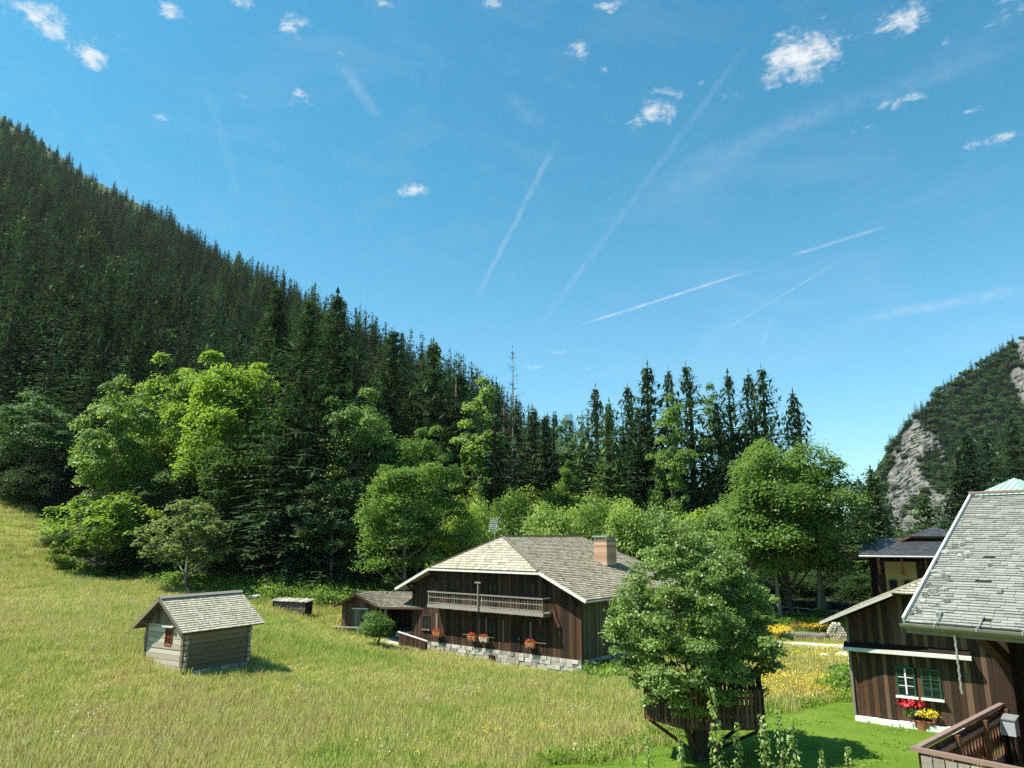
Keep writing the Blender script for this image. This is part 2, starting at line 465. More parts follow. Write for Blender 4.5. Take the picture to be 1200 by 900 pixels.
def plain(name, col, rough=0.5, metallic=0.0, spec=0.4, coat=0.0):
    m, nt, N, L, b = nodes(name)
    nz = tex_noise(nt, 6, 4)
    L.new(mix(nt, nz, tuple(c * 0.8 for c in col), tuple(min(1, c * 1.15) for c in col)), b.inputs['Base Color'])
    b.inputs['Roughness'].default_value = rough; b.inputs['Metallic'].default_value = metallic
    b.inputs['Specular IOR Level'].default_value = spec; b.inputs['Coat Weight'].default_value = coat
    return m


M['green_paint'] = plain('green_paint', (0.022, 0.070, 0.040))
M['red_paint'] = plain('red_paint', (0.22, 0.03, 0.02))
M['car_paint'] = plain('car_paint', (0.035, 0.038, 0.045), 0.25, 0.3, 0.5, 0.8)
M['rubber'] = plain('rubber', (0.02, 0.02, 0.02), 0.8)
M['lamp_glass'] = plain('lamp_glass', (0.55, 0.57, 0.60), 0.15)
M['grey_cover'] = plain('grey_cover', (0.30, 0.32, 0.34), 0.6)
M['chrome'] = plain('chrome', (0.5, 0.5, 0.5), 0.25, 0.9)
# foliage
M['leaf_bright'] = leaf_mat('leaf_bright', (0.055, 0.125, 0.017), (0.265, 0.405, 0.060))
M['leaf_mid'] = leaf_mat('leaf_mid', (0.042, 0.100, 0.020), (0.190, 0.310, 0.060))
M['leaf_dark'] = leaf_mat('leaf_dark', (0.035, 0.085, 0.026), (0.150, 0.255, 0.080))
M['leaf_grey'] = leaf_mat('leaf_grey', (0.080, 0.130, 0.040), (0.210, 0.290, 0.110))
M['leaf_near'] = leaf_mat('leaf_near', (0.050, 0.105, 0.020), (0.235, 0.335, 0.080), 0.0, 0.38, 0.40, 0.4)
M['leaf_willow'] = leaf_mat('leaf_willow', (0.130, 0.220, 0.035), (0.310, 0.430, 0.090))
M['leaf_herb'] = leaf_mat('leaf_herb', (0.085, 0.160, 0.020), (0.240, 0.360, 0.050))
M['leaf_pale'] = leaf_mat('leaf_pale', (0.110, 0.185, 0.040), (0.340, 0.420, 0.150), 0.0)
M['leaf_shaded'] = leaf_mat('leaf_shaded', (0.018, 0.042, 0.012), (0.060, 0.115, 0.030))  # leaf colour darkened to stand for the shade under the canopy
M['leaf_shaded2'] = leaf_mat('leaf_shaded2', (0.024, 0.060, 0.015), (0.105, 0.185, 0.042))  # leaf colour darkened to stand for deep shadow between the trees
M['leaf_far'] = leaf_mat('leaf_far', (0.036, 0.082, 0.034), (0.125, 0.195, 0.075))
M['leaf_green'] = leaf_mat('leaf_green', (0.055, 0.125, 0.018), (0.275, 0.410, 0.060))
M['needles'] = leaf_mat('needles', (0.006, 0.021, 0.014), (0.072, 0.126, 0.050), 0.62, 0.12, 0.9, 0.04)
M['needles_near'] = leaf_mat('needles_near', (0.011, 0.033, 0.017), (0.086, 0.144, 0.052), 0.3, 0.2, 0.8, 0.08)
M['needles_light'] = leaf_mat('needles_light', (0.045, 0.090, 0.024), (0.130, 0.200, 0.055), 0.3, 0.15, 0.6, 0.2)
M['needles_brown'] = leaf_mat('needles_brown', (0.050, 0.036, 0.024), (0.130, 0.090, 0.060), 0.2, 0.05, 0.7, 0.1)


def grass_mat(name, short=False):
    m, nt, N, L, b = nodes(name)
    big = tex_noise(nt, 0.16 if short else 0.085, 5, coord='World', rough=0.7)
    med = tex_noise(nt, 0.55, 4, coord='World')
    if short:
        f = math_n(nt, 'ADD', math_n(nt, 'MULTIPLY', big, 0.45), math_n(nt, 'ADD', math_n(nt, 'MULTIPLY', med, 0.25), math_n(nt, 'MULTIPLY', attr(nt), 0.30)))
        c = ramp(nt, f, [(0.28, (0.085, 0.165, 0.016)), (0.5, (0.165, 0.275, 0.030)), (0.72, (0.265, 0.360, 0.060))])
    else:
        f = math_n(nt, 'ADD', math_n(nt, 'MULTIPLY', big, 0.62), math_n(nt, 'MULTIPLY', med, 0.38))
        green = ramp(nt, f, [(0.38, (0.175, 0.315, 0.030)), (0.47, (0.310, 0.370, 0.050)), (0.54, (0.395, 0.390, 0.085)), (0.62, (0.390, 0.330, 0.085))])
        straw = ramp(nt, f, [(0.38, (0.380, 0.430, 0.100)), (0.52, (0.530, 0.495, 0.190)), (0.62, (0.500, 0.420, 0.200))])
        c = mix(nt, attr(nt), green, straw)
    L.new(c, b.inputs['Base Color'])
    b.inputs['Roughness'].default_value = 0.7; b.inputs['Specular IOR Level'].default_value = 0.15
    t = N.new('ShaderNodeBsdfTranslucent'); L.new(c, t.inputs[0])
    mx = N.new('ShaderNodeMixShader'); mx.inputs[0].default_value = 0.42
    L.new(b.outputs[0], mx.inputs[1]); L.new(t.outputs[0], mx.inputs[2])
    L.new(mx.outputs[0], N['Material Output'].inputs['Surface'])
    return m


M['meadow_grass'] = grass_mat('meadow_grass')
M['lawn_grass'] = grass_mat('lawn_grass', True)


def ground_mat():
    m, nt, N, L, b = nodes('meadow_soil')
    big = tex_noise(nt, 0.085, 5, coord='World', rough=0.62)
    med = tex_noise(nt, 0.9, 6, coord='World')
    f = math_n(nt, 'ADD', math_n(nt, 'MULTIPLY', big, 0.6), math_n(nt, 'MULTIPLY', med, 0.4))
    grass = ramp(nt, f, [(0.32, (0.120, 0.180, 0.025)), (0.48, (0.200, 0.230, 0.045)), (0.62, (0.280, 0.260, 0.075))])
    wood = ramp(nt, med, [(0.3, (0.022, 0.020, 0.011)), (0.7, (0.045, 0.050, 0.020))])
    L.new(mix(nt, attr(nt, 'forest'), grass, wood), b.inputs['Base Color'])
    b.inputs['Roughness'].default_value = 0.95; b.inputs['Specular IOR Level'].default_value = 0.1
    bump(nt, b, med, 0.6, 0.15)
    return m


def mountain_mat(name):
    m, nt, N, L, b = nodes(name)
    big = tex_noise(nt, 0.012, 6, coord='World')
    med = tex_noise(nt, 0.11, 8, coord='World', rough=0.7)
    floor = ramp(nt, med, [(0.3, (0.018, 0.024, 0.012)), (0.7, (0.040, 0.058, 0.022))])
    alp = ramp(nt, med, [(0.3, (0.050, 0.080, 0.035)), (0.52, (0.105, 0.140, 0.070)), (0.68, (0.26, 0.26, 0.23))])
    rk = tex_noise(nt, 0.10, 9, coord='World', rough=0.72, vscale=(1.0, 1.0, 0.42))
    rock = ramp(nt, rk, [(0.30, (0.05, 0.048, 0.044)), (0.44, (0.125, 0.12, 0.11)), (0.54, (0.21, 0.20, 0.18)), (0.60, (0.065, 0.08, 0.045)), (0.74, (0.25, 0.24, 0.22))])
    c = mix(nt, attr(nt, 'alpine'), floor, alp)
    c = mix(nt, attr(nt, 'rock'), c, rock)
    L.new(c, b.inputs['Base Color'])
    b.inputs['Roughness'].default_value = 0.95; b.inputs['Specular IOR Level'].default_value = 0.1
    bump(nt, b, rk, 0.9, 3.0)
    return m
# ------------------------------------------------------------------ terrain
_ctl = [at(*c) for c in [(600, 900, 28), (300, 900, 27.5), (0, 900, 26), (0, 760, 40), (0, 700, 58), (0, 640, 76), (0, 585, 95), (60, 665, 78), (200, 685, 73),
                         (400, 690, 75), (400, 738, 64), (318, 716, 66), (440, 757, 60), (213, 790, 40), (281, 784, 43.3), (300, 740, 55), (480, 800, 46), (600, 810, 45),
                         (480, 755, 63), (600, 780, 56), (686, 792, 52), (760, 850, 35), (822, 893, 28), (900, 838, 34.5), (1005, 845, 33.5), (1075, 860, 31.5), (1000, 764, 57), (920, 758, 57), (930, 727, 68)]]
_ctl += [np.array(p, float) for p in [(10, 75, 1.2), (15, 95, 2.2), (0, 85, 2.6), (30, 90, 2.3), (50, 75, 2.3), (60, 110, 3), (0, 0, 3.6), (0, -40, 5), (20, 10, 2.4), (12, 16, 2.1), (40, 20, 2), (60, 40, 2),
                                      (-40, 0, 4.5), (-60, 40, 8), (-80, 70, 13.5), (-90, 110, 22), (-60, 110, 18.5), (-30, 100, 9.5), (-20, 85, 5.8), (0, 110, 5), (100, 60, 4), (100, 0, 4), (120, 130, 5),
                                      (0, 150, 10), (60, 160, 6), (-40, 140, 17), (-110, 0, 10), (-120, 60, 20), (-60, -40, 6), (60, -40, 4), (-130, 160, 34), (130, 200, 8)]]
_ctl = np.array(_ctl)


def _phi(r2): return 0.5 * r2 * np.log(r2 + 1e-9)


def _fit():
    P = _ctl[:, :2] / 50.0
    n = len(P)
    A = np.zeros((n + 3, n + 3))
    A[:n, :n] = _phi(((P[:, None] - P[None]) ** 2).sum(-1)) + np.eye(n) * 1e-4
    A[:n, n] = 1; A[:n, n + 1:] = P; A[n, :n] = 1; A[n + 1:, :n] = P.T
    return np.linalg.solve(A, np.concatenate([_ctl[:, 2], np.zeros(3)]))


_W = _fit()


def terrain(x, y):
    x = np.atleast_1d(np.asarray(x, float)); y = np.atleast_1d(np.asarray(y, float))
    cx = np.clip(x, -135, 135); cy = np.clip(y, -45, 205)
    P = _ctl[:, :2] / 50.0; n = len(P)
    q = np.stack([cx, cy], -1) / 50.0
    out = np.zeros(len(q))
    for s in range(0, len(q), 20000):
        b = q[s:s + 20000]
        K = _phi(((b[:, None] - P[None]) ** 2).sum(-1))
        out[s:s + 20000] = K @ _W[:n] + _W[n] + b @ _W[n + 1:]
    return out


def tz(x, y): return float(terrain(x, y)[0])


def ground_at(px, py):
    d = pix_dir(px, py); d = d / d[1]
    lo = None
    ys = np.arange(8, 200, 0.25)
    zs = CAMH + d[2] * ys
    t = terrain(d[0] * ys, ys)
    k = np.argmax(zs < t)
    return np.array([d[0] * ys[k], ys[k], t[k]])


_tlx = np.array([-300, -100, -68, -50, -36, -20, -5, 5, 15, 20, 60, 100, 300])
_tly = np.array([150, 112, 96, 80, 74.5, 74.5, 77, 80, 74, 64, 66, 68, 70])  # forest floor drawn nearer at right: its dark colour stands for tree shade


def treeline(x): return np.interp(x, _tlx, _tly)


def build_ground():
    xs = np.concatenate([np.array([-1480, -900, -600, -300, -200]), np.arange(-140, -60, 2.5), np.arange(-60, 46, 0.8), np.arange(46, 140, 2.5), np.array([200, 300, 600, 900, 1480])])
    ys = np.concatenate([np.array([-600, -400, -200, -100]), np.arange(-45, 15, 2.5), np.arange(15, 105, 0.8), np.arange(105, 205, 3), np.array([260, 400, 700, 1100, 1580])])
    X, Y = np.meshgrid(xs, ys)
    Z = terrain(X.ravel(), Y.ravel())
    far = np.maximum(np.abs(X.ravel()) - 135, np.maximum(Y.ravel() - 205, -45 - Y.ravel()))
    k = np.clip(far / 250, 0, 1)
    Z = Z * (1 - k) + 5.0 * k
    V = np.stack([X.ravel(), Y.ravel(), Z], -1)
    ny, nx = X.shape
    i = np.arange((ny - 1) * nx).reshape(ny - 1, nx)[:, :-1].ravel()
    F = np.stack([i, i + 1, i + nx + 1, i + nx], -1)
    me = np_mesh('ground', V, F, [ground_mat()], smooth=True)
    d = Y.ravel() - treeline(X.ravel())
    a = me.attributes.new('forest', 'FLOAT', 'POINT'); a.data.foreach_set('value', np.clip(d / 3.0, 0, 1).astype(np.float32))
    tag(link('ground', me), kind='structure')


build_ground()


def in_poly(px, py, poly):
    c = np.zeros(len(px), bool); n = len(poly)
    for i in range(n):
        x0, y0 = poly[i]; x1, y1 = poly[(i + 1) % n]
        if y0 == y1: continue
        c ^= ((y0 > py) != (y1 > py)) & (px < (x1 - x0) * (py - y0) / (y1 - y0) + x0)
    return c


def sheet(name, poly, step, dz, mat):
    """a patch of surfacing that follows the ground"""
    P = np.array(poly); x0, y0 = P.min(0); x1, y1 = P.max(0)
    xs = np.arange(x0, x1 + step, step); ys = np.arange(y0, y1 + step, step)
    X, Y = np.meshgrid(xs, ys); ny, nx = X.shape
    V = np.stack([X.ravel(), Y.ravel(), terrain(X.ravel(), Y.ravel()) + dz], -1)
    i = np.arange((ny - 1) * nx).reshape(ny - 1, nx)[:, :-1].ravel()
    F = np.stack([i, i + 1, i + nx + 1, i + nx], -1)
    c = V[F].mean(1)
    F = F[in_poly(c[:, 0], c[:, 1], poly)]
    me = np_mesh(name, V, F, [mat], smooth=True, tint=np.full(len(F), 0.5))
    return tag(link(name, me), kind='structure')


# lawn round the tree and the barn; gravel road; paved yard by the big chalet
LAWN = [tuple(ground_at(*p)[:2]) for p in [(640, 899), (700, 893), (760, 874), (810, 862), (860, 847), (905, 836), (950, 827), (1004, 818)]] + [(16.5, 36), (20, 33), (20, 12), (-1, 12), (-1, 24)]
sheet('lawn', LAWN, 0.3, 0.03, M['lawn_grass'])
_r = [ground_at(*p)[:2] for p in [(880, 751), (930, 756), (1000, 761)]]
ROAD = [(_r[0][0] - 4, _r[0][1] + 3), (_r[0][0], _r[0][1] - .9), (_r[1][0], _r[1][1] - .9), (_r[2][0], _r[2][1] - .9), (42, 53.5), (60, 49), (60, 51.2), (42, 55.6), (_r[2][0], _r[2][1] + 1.2), (_r[1][0], _r[1][1] + 1.2), (_r[0][0], _r[0][1] + 1.4), (_r[0][0] - 4, _r[0][1] + 5.2)]
sheet('gravel_road', ROAD, 0.35, 0.04, M['gravel'])
YARD = [tuple(ground_at(*p)[:2]) for p in [(441, 752), (482, 761), (498, 757), (492, 742), (470, 744)]]
sheet('paved_yard', YARD, 0.3, 0.05, M['concrete'])

# --- wooded mountainside on the left: base along the forest edge, crest along the skyline
_mx = np.array([-900, -400, 0, 60, 100, 150, 200, 250, 285, 330, 380, 450, 530, 600, 680, 760, 900])
_my = np.array([100, 110, 136, 175, 206, 232, 261, 296, 322, 346, 378, 420, 462, 496, 532, 560, 590])
_mr = np.array([1000, 950, 850, 800, 760, 720, 690, 650, 520, 440, 390, 330, 270, 230, 190, 175, 165])


def ray_h(px):
    return (px - 600) / (FOC / math.cos(PITCH))


def mountain_point(px, t):
    """px: column, t 0 at the forest edge .. 1 at the crest"""
    px = np.asarray(px, float); t = np.asarray(t, float)
    yc = np.interp(px, _mx, _my); rc = np.interp(px, _mx, _mr)
    # direction of the crest seen from the camera
    a = (px - 600) / FOC; b = (450 - yc) / FOC
    dy = math.cos(PITCH) - b * math.sin(PITCH); dz = math.sin(PITCH) + b * math.cos(PITCH)
    sx = a / dy; el = dz / dy                       # per metre of Y
    Yc = rc / np.sqrt(1 + sx ** 2)
    # foot of the slope along the same column
    Y0 = np.full_like(Yc, 60.0)
    for _ in range(12): Y0 = 0.5 * Y0 + 0.5 * (treeline(sx * Y0) + 6)
    z0 = terrain(sx * Y0, Y0) - 0.6
    Y = Y0 + (Yc - Y0) * t
    zc = CAMH + el * Yc
    prof = 0.25 * t ** 1.6 + 0.75 * t
    z = z0 + (zc - z0) * prof
    return sx * Y, Y, z


def hill_noise(x, y):
    return (np.sin(x * 0.021 + 1.3) * np.cos(y * 0.017 + 0.4) + 0.6 * np.sin(x * 0.057 + y * 0.043) + 0.35 * np.sin(x * 0.13 - y * 0.11 + 2))


def build_mountain():
    pxs = np.arange(-160, 901, 8.0); ts = np.linspace(0, 1, 90)
    PX, T = np.meshgrid(pxs, ts)
    x, y, z = mountain_point(PX.ravel(), T.ravel())
    z = z + hill_noise(x, y) * 3.5 * np.sin(np.pi * np.clip(T.ravel(), 0, 1)) ** 0.7 * np.clip(y / 300, 0.2, 1.2)
    V = np.stack([x, y, z], -1)
    ny, nx = PX.shape
    # back of the crest
    top = V[-nx:].copy(); back = top.copy(); back[:, 1] += 500; back[:, 0] -= 60; back[:, 2] -= 320
    V = np.concatenate([V, back])
    i = np.arange(ny * nx).reshape(ny, nx)[:, :-1].ravel()
    F = np.stack([i, i + 1, i + nx + 1, i + nx], -1)
    me = np_mesh('mountainside', V, F, [mountain_mat('mountain_ground')], smooth=True)
    alp = np.clip((T.ravel() - 0.80 + 0.06 * hill_noise(x * 2, y * 2)) / 0.1, 0, 1) * (PX.ravel() < 275)
    alp = np.concatenate([alp, np.ones(nx)])
    a = me.attributes.new('alpine', 'FLOAT', 'POINT'); a.data.foreach_set('value', alp.astype(np.float32))
    a = me.attributes.new('rock', 'FLOAT', 'POINT'); a.data.foreach_set('value', np.zeros(len(V), np.float32))
    global HILL_TOP
    HILL_TOP = float(V[:, 2].max())
    tag(link('mountainside', me), kind='structure')


build_mountain()

# --- far mountain with the rock face, on the right
_cx = np.array([955, 990, 1010, 1030, 1040, 1060, 1100, 1140, 1180, 1200, 1260, 1400, 1700])
_cy = np.array([640, 612, 592, 556, 527, 499, 461, 436, 409, 396, 360, 300, 260])


def cliff_point(px, t):
    px = np.asarray(px, float); t = np.asarray(t, float)
    yc = np.interp(px, _cx, _cy)
    yb = 640.0
    R0 = 420 + (px - 1000) * -0.12
    R1 = R0 + 60 + (px - 955) * 0.55
    py = yb + (yc - yb) * t
    a = (px - 600) / FOC; b = (450 - py) / FOC
    dy = math.cos(PITCH) - b * math.sin(PITCH); dz = math.sin(PITCH) + b * math.cos(PITCH)
    Y = R0 + (R1 - R0) * t ** 1.15
    return a / dy * Y, Y, CAMH + dz / dy * Y, py


def rock_mask(px, py):
    n1 = 9 * np.sin(px * 0.19 + py * 0.05) + 6 * np.sin(py * 0.23 - px * 0.11) + 4 * np.sin(px * 0.51 + py * 0.37)
    ca = np.clip(px, 1043, 1106)
    low = in_poly(px + 0.35 * n1, py + 0.5 * n1, [(1036, 566), (1042, 530), (1060, 505), (1074, 496), (1094, 510), (1104, 532), (1094, 548), (1100, 566), (1128, 586), (1122, 618), (1044, 632), (1038, 596)])
    hi = in_poly(px + 0.3 * n1, py + 0.5 * n1, [(1192, 402), (1240, 360), (1300, 380), (1280, 470), (1204, 484), (1186, 462), (1184, 446), (1194, 430)])
    bush = in_poly(px + 0.6 * n1, py + 0.5 * n1, [(1074, 534), (1090, 530), (1106, 548), (1100, 580), (1084, 572)])
    return (low & ~bush) | hi


def build_cliff():
    pxs = np.arange(955, 1500, 2.2); ts = np.linspace(0, 1, 120)
    PX, T = np.meshgrid(pxs, ts)
    x, y, z, py = cliff_point(PX.ravel(), T.ravel())
    rk = rock_mask(PX.ravel(), py).astype(float)
    g = rk.reshape(PX.shape); g2 = g.copy(); g2[1:-1, 1:-1] = (g[1:-1, 1:-1] * 2 + g[:-2, 1:-1] + g[2:, 1:-1] + g[1:-1, :-2] + g[1:-1, 2:]) / 6
    rk = g2.ravel()
    rng = np.random.default_rng(4)
    rough = np.sin(x * .31 + z * .12) * np.sin(z * .17 + 1) * 3 + np.sin(x * .83 + z * .2) * 1.6 + rng.normal(0, 0.8, len(x))
    y = y + rough * rk * 1.5 - 5 * rk
    V = np.stack([x, y, z], -1)
    ny, nx = PX.shape
    back = V[-nx:].copy(); back[:, 1] += 400; back[:, 2] -= 260
    V = np.concatenate([V, back])
    i = np.arange(ny * nx).reshape(ny, nx)[:, :-1].ravel()
    F = np.stack([i, i + 1, i + nx + 1, i + nx], -1)
    me = np_mesh('rocky_mountain', V, F, [mountain_mat('rocky_ground')], smooth=True)
    a = me.attributes.new('alpine', 'FLOAT', 'POINT'); a.data.foreach_set('value', np.zeros(len(V), np.float32))
    a = me.attributes.new('rock', 'FLOAT', 'POINT'); a.data.foreach_set('value', np.concatenate([rk, np.zeros(nx)]).astype(np.float32))
    tag(link('rocky_mountain', me), kind='structure')


build_cliff()
# ------------------------------------------------------------------ buildings
def shingles(mb, org, u, v, poly, row, wid, th=0.03, lift=0.02, jit=0.25, miss=0.0):
    """courses of shingles on the convex polygon poly (u, v coordinates; v runs up the slope)"""
    org, u, v = Vector(org), Vector(u).normalized(), Vector(v).normalized()
    n = u.cross(v).normalized()
    vmax = max(p[1] for p in poly); vmin = min(p[1] for p in poly)

    def span(vv):
        xs = []
        for i in range(len(poly)):
            (x0, y0), (x1, y1) = poly[i], poly[(i + 1) % len(poly)]
            if (y0 <= vv) != (y1 <= vv): xs.append(x0 + (x1 - x0) * (vv - y0) / (y1 - y0))
        return (min(xs), max(xs)) if len(xs) > 1 else None
    k = 0
    vv = vmin
    while vv < vmax - 0.02:
        h = min(row, vmax - vv)
        sp = span(vv + h * 0.5)
        if sp:
            a, e = sp
            x = a - (rnd.random() * wid)
            while x < e:
                w = wid * rnd.uniform(0.6, 1.4)
                x0, x1 = max(a, x), min(e, x + w)
                x += w
                if x1 - x0 < 0.02: continue
                g = 0.003
                if rnd.random() < miss: continue
                d0 = lift + th + rnd.random() * lift * jit * 3
                dv = rnd.uniform(-.02, .02) * row * 2
                lo = vv - row * 0.12 + dv
                P = [org + u * (x0 + g) + v * lo + n * d0, org + u * (x1 - g) + v * lo + n * d0,
                     org + u * (x1 - g) + v * (vv + h) + n * lift * 0.6, org + u * (x0 + g) + v * (vv + h) + n * lift * 0.6,
                     org + u * (x0 + g) + v * lo, org + u * (x1 - g) + v * lo]
                mb.add(P, [(0, 1, 2, 3), (4, 5, 1, 0), (4, 0, 3), (5, 2, 1)])
        vv += row
        k += 1


def planks(mb, p, u, length, z0, top, w=0.2, th=0.03, n=None):
    """vertical boards from p along u, from height z0 to top(x)"""
    p, u = Vector(p), Vector(u).normalized()
    n = Vector(n).normalized()
    x = 0.0
    while x < length - 0.01:
        ww = min(w * rnd.uniform(0.75, 1.3), length - x)
        g = 0.006
        d = rnd.uniform(0, 0.018)
        a, b = x + g, x + ww - g
        za, zb = top(a), top(b)
        zl = z0(a) if callable(z0) else z0
        zl += rnd.uniform(-.02, .02)
        q = lambda s, z, o: p + u * s + n * o + Vector((0, 0, z))
        if za > zl + .02 and zb > zl + .02:
            mb.add([q(a, zl, 0), q(b, zl, 0), q(b, zb, 0), q(a, za, 0), q(a, zl, th + d), q(b, zl, th + d), q(b, zb, th + d), q(a, za, th + d)],
                   [(4, 5, 6, 7), (0, 3, 2, 1), (0, 4, 7, 3), (1, 2, 6, 5), (3, 7, 6, 2), (0, 1, 5, 4)])
        x += ww


def window(parent, x, z, w, h, y=-0.05, frame=None, glass=None, sill=None, mull=(1, 2), sill_mat=None, label=None):
    """a casement in a wall that faces -y"""
    f = MB(); t = 0.06
    f.box(x - w / 2 - t, x - w / 2, y - .05, y + .04, z - t, z + h + t); f.box(x + w / 2, x + w / 2 + t, y - .05, y + .04, z - t, z + h + t)
    f.box(x - w / 2, x + w / 2, y - .05, y + .04, z + h, z + h + t); f.box(x - w / 2, x + w / 2, y - .05, y + .04, z - t, z)
    for i in range(mull[0]):
        xx = x - w / 2 + w * (i + 1) / (mull[0] + 1); f.box(xx - .022, xx + .022, y - .04, y + .02, z, z + h)
    for i in range(mull[1]):
        zz = z + h * (i + 1) / (mull[1] + 1); f.box(x - w / 2 + .001, x + w / 2 - .001, y - .036, y + .018, zz - .012, zz + .012)
    win = f.build('window', frame or M['grey_wood'], parent)
    if label: win['label'] = label
    g = MB(); g.box(x - w / 2 + .002, x + w / 2 - .002, y - .012, y + .012, z + .002, z + h - .002); g.build('pane', M['glass'], win)
    if sill_mat:
        s = MB(); s.box(x - w / 2 - .1, x + w / 2 + .1, y - .15, y - .052, z - t - .05, z - t + .004); s.build('sill', sill_mat, win)
    return win


def petals(name, mat, parent, c, r, n, size, seed, flat=0.6):
    rng = np.random.default_rng(seed)
    d = rng.normal(size=(n, 3)); d /= np.linalg.norm(d, axis=1)[:, None]; d[:, 2] = np.abs(d[:, 2]) * .9 - .15
    C = np.array(c) + d * np.array(r) * rng.uniform(.6, 1.05, (n, 1))
    V, F = leaf_quads(C, d + rng.normal(0, .5, (n, 3)), size * rng.uniform(.7, 1.3, n), 0.8, rng)
    return link(name, np_mesh(name, V, F, [mat], tint=rng.random(len(F))), parent)


def leaf_quads(C, Nn, size, aspect, rng):
    n = len(C)
    Nn = Nn / (np.linalg.norm(Nn, axis=1)[:, None] + 1e-9)
    r = rng.normal(size=(n, 3))
    t = np.cross(Nn, r); t /= np.linalg.norm(t, axis=1)[:, None] + 1e-9
    b = np.cross(Nn, t)
    s = np.asarray(size)[:, None] * 0.5
    V = np.stack([C - t * s, C + b * s * aspect - t * s * .1, C + t * s, C - b * s * aspect - t * s * .1], 1).reshape(-1, 3)
    F = np.arange(4 * n).reshape(n, 4)
    return V, F


# ---- the big farmhouse ------------------------------------------------
def big_chalet():
    o = np.array([-1.75, 57.5, 0.15])
    T = empty('farmhouse', o, R(-39), 'big dark timber farmhouse with pale half-hipped shingle roof, long balcony and white stone base', 'house')
    W, D, RZ, SL = 8.5, 14.0, 9.35, 0.445
    # stone base, stepping with the ground
    mb = MB()
    rr = random.Random(3)
    for side in range(2):
        L_ = 2 * W if side == 0 else D
        for row in range(10):
            z0 = -1.6 + row * 0.259
            x = 0
            while x < L_ - .01:
                w = min(rr.uniform(.16, .5), L_ - x)
                dp = rr.uniform(0.04, .12)
                if side == 0: mb.box(-W + x + .008, -W + x + w - .008, -dp - .06, .4, z0 + .006, z0 + .253)
                else: mb.box(W - .4, W + dp + .02, x + .008 + .41, x + w - .008 + .41, z0 + .006, z0 + .253)
                x += w
    mb.box(-W + .02, W - .42, .35, D, -1.6, .97)
    mb.build('stone_base', M['stone_wall'], T)
    v = MB(); v.box(.15, .75, -.21, -.19, .25, .6); v.build('cellar_vent', M['black_wood'], T)
    gz = lambda x: min(RZ - SL * abs(x - W) - .22, 6.75)          # x counted from the left corner
    mb = MB(); planks(mb, (-W, -.03, 0), (1, 0, 0), 2 * W, 0.98, gz, .2, .03, (0, -1, 0))
    mb.box(-W + .02, W - .02, -.028, .12, .99, 5.2, .1)
    mb.build('front_wall', M['dark_planks'], T)
    mb = MB(); planks(mb, (W, 0, 0), (0, 1, 0), D, 0.98, lambda x: RZ - SL * W - .2, .22, .03, (1, 0, 0))
    planks(mb, (-W, 0, 0), (0, 1, 0), D, 0.98, lambda x: RZ - SL * W - .2, .24, .03, (-1, 0, 0))
    planks(mb, (-W, D, 0), (1, 0, 0), 2 * W, 0.98, gz, .26, .03, (0, 1, 0))
    mb.build('side_wall', M['side_planks'], T)
    # attic mass behind the front boards so no daylight shows
    # roof
    EX, Y0, Y1, HX = W + 1.05, -1.05, D + 1.0, 5.55
    za = lambda x: RZ - SL * abs(x)
    ya, yb = 1.6, D - 1.5
    roofm = MB(); deck = MB()
    ln = math.hypot(1, SL)
    for s in (-1, 1):
        n = Vector((s * SL, 0, 1)).normalized()
        P = [(0, ya, RZ), (s * HX, Y0, za(HX)), (s * EX, Y0, za(EX)), (s * EX, Y1, za(EX)), (s * HX, Y1, za(HX)), (0, yb, RZ)]
        if s < 0: pass
        pts = [Vector(p) for p in P]
        if (pts[1] - pts[0]).cross(pts[2] - pts[0]).dot(n) < 0: pts.reverse()
        deck.slab(pts, n, .14)
        vmax = EX * ln
        if s > 0:
            poly = [(Y0, 0), (Y1, 0), (Y1, (EX - HX) * ln), (yb, vmax), (ya, vmax), (Y0, (EX - HX) * ln)]
            shingles(roofm, (EX, 0, za(EX)), (0, 1, 0), (-1, 0, SL), poly, .26, .2)
        else:
            poly = [(-Y1, 0), (-Y0, 0), (-Y0, (EX - HX) * ln), (-ya, vmax), (-yb, vmax), (-Y1, (EX - HX) * ln)]
            shingles(roofm, (-EX, 0, za(EX)), (0, -1, 0), (1, 0, SL), poly, .26, .2)
    zh = za(HX)
    hips = []
    for (yf, yr, s) in ((Y0, ya, 1), (Y1, yb, -1)):
        d = Vector((0, yr - yf, RZ - zh)); L_ = d.length
        n = Vector((s, 0, 0)).cross(d).normalized()
        pts = [Vector((-s * HX, yf, zh)), Vector((s * HX, yf, zh)), Vector((0, yr, RZ))]
        deck.slab(pts, n, .14)
        hip = MB(); shingles(hip, (0, yf, zh), (s, 0, 0), d, [(-HX, 0), (HX, 0), (0, L_)], .26, .2); hips.append(hip)
    rf = deck.build('roof', M['grey_wood'], T)
    roofm.build('shingle_slope', M['shingles'], rf)
    for hip in hips: hip.build('hip_shingles', M['hip_shingles'], rf)
    trim = MB()
    trim.beam((0, ya - .2, RZ + .07), (0, yb + .2, RZ + .07), .3, .08)
    for s in (-1, 1):
        trim.beam((0, ya, RZ + .06), (s * HX, Y0, zh + .06), .22, .07); trim.beam((0, yb, RZ + .06), (s * HX, Y1, zh + .06), .22, .07)
    trim.build('ridge_cap', M['shed_roof'], rf)
    fas = MB()
    for s in (-1, 1):
        fas.beam((s * HX, Y0 - .03, zh - .10), (s * (EX + .02), Y0 - .03, za(EX) - .10), .05, .21)
    fas.beam((-HX, Y0 - .03, zh - .16), (HX, Y0 - .03, zh - .16), .05, .14)
    fas.build('bargeboard', M['pale_beam'], rf)
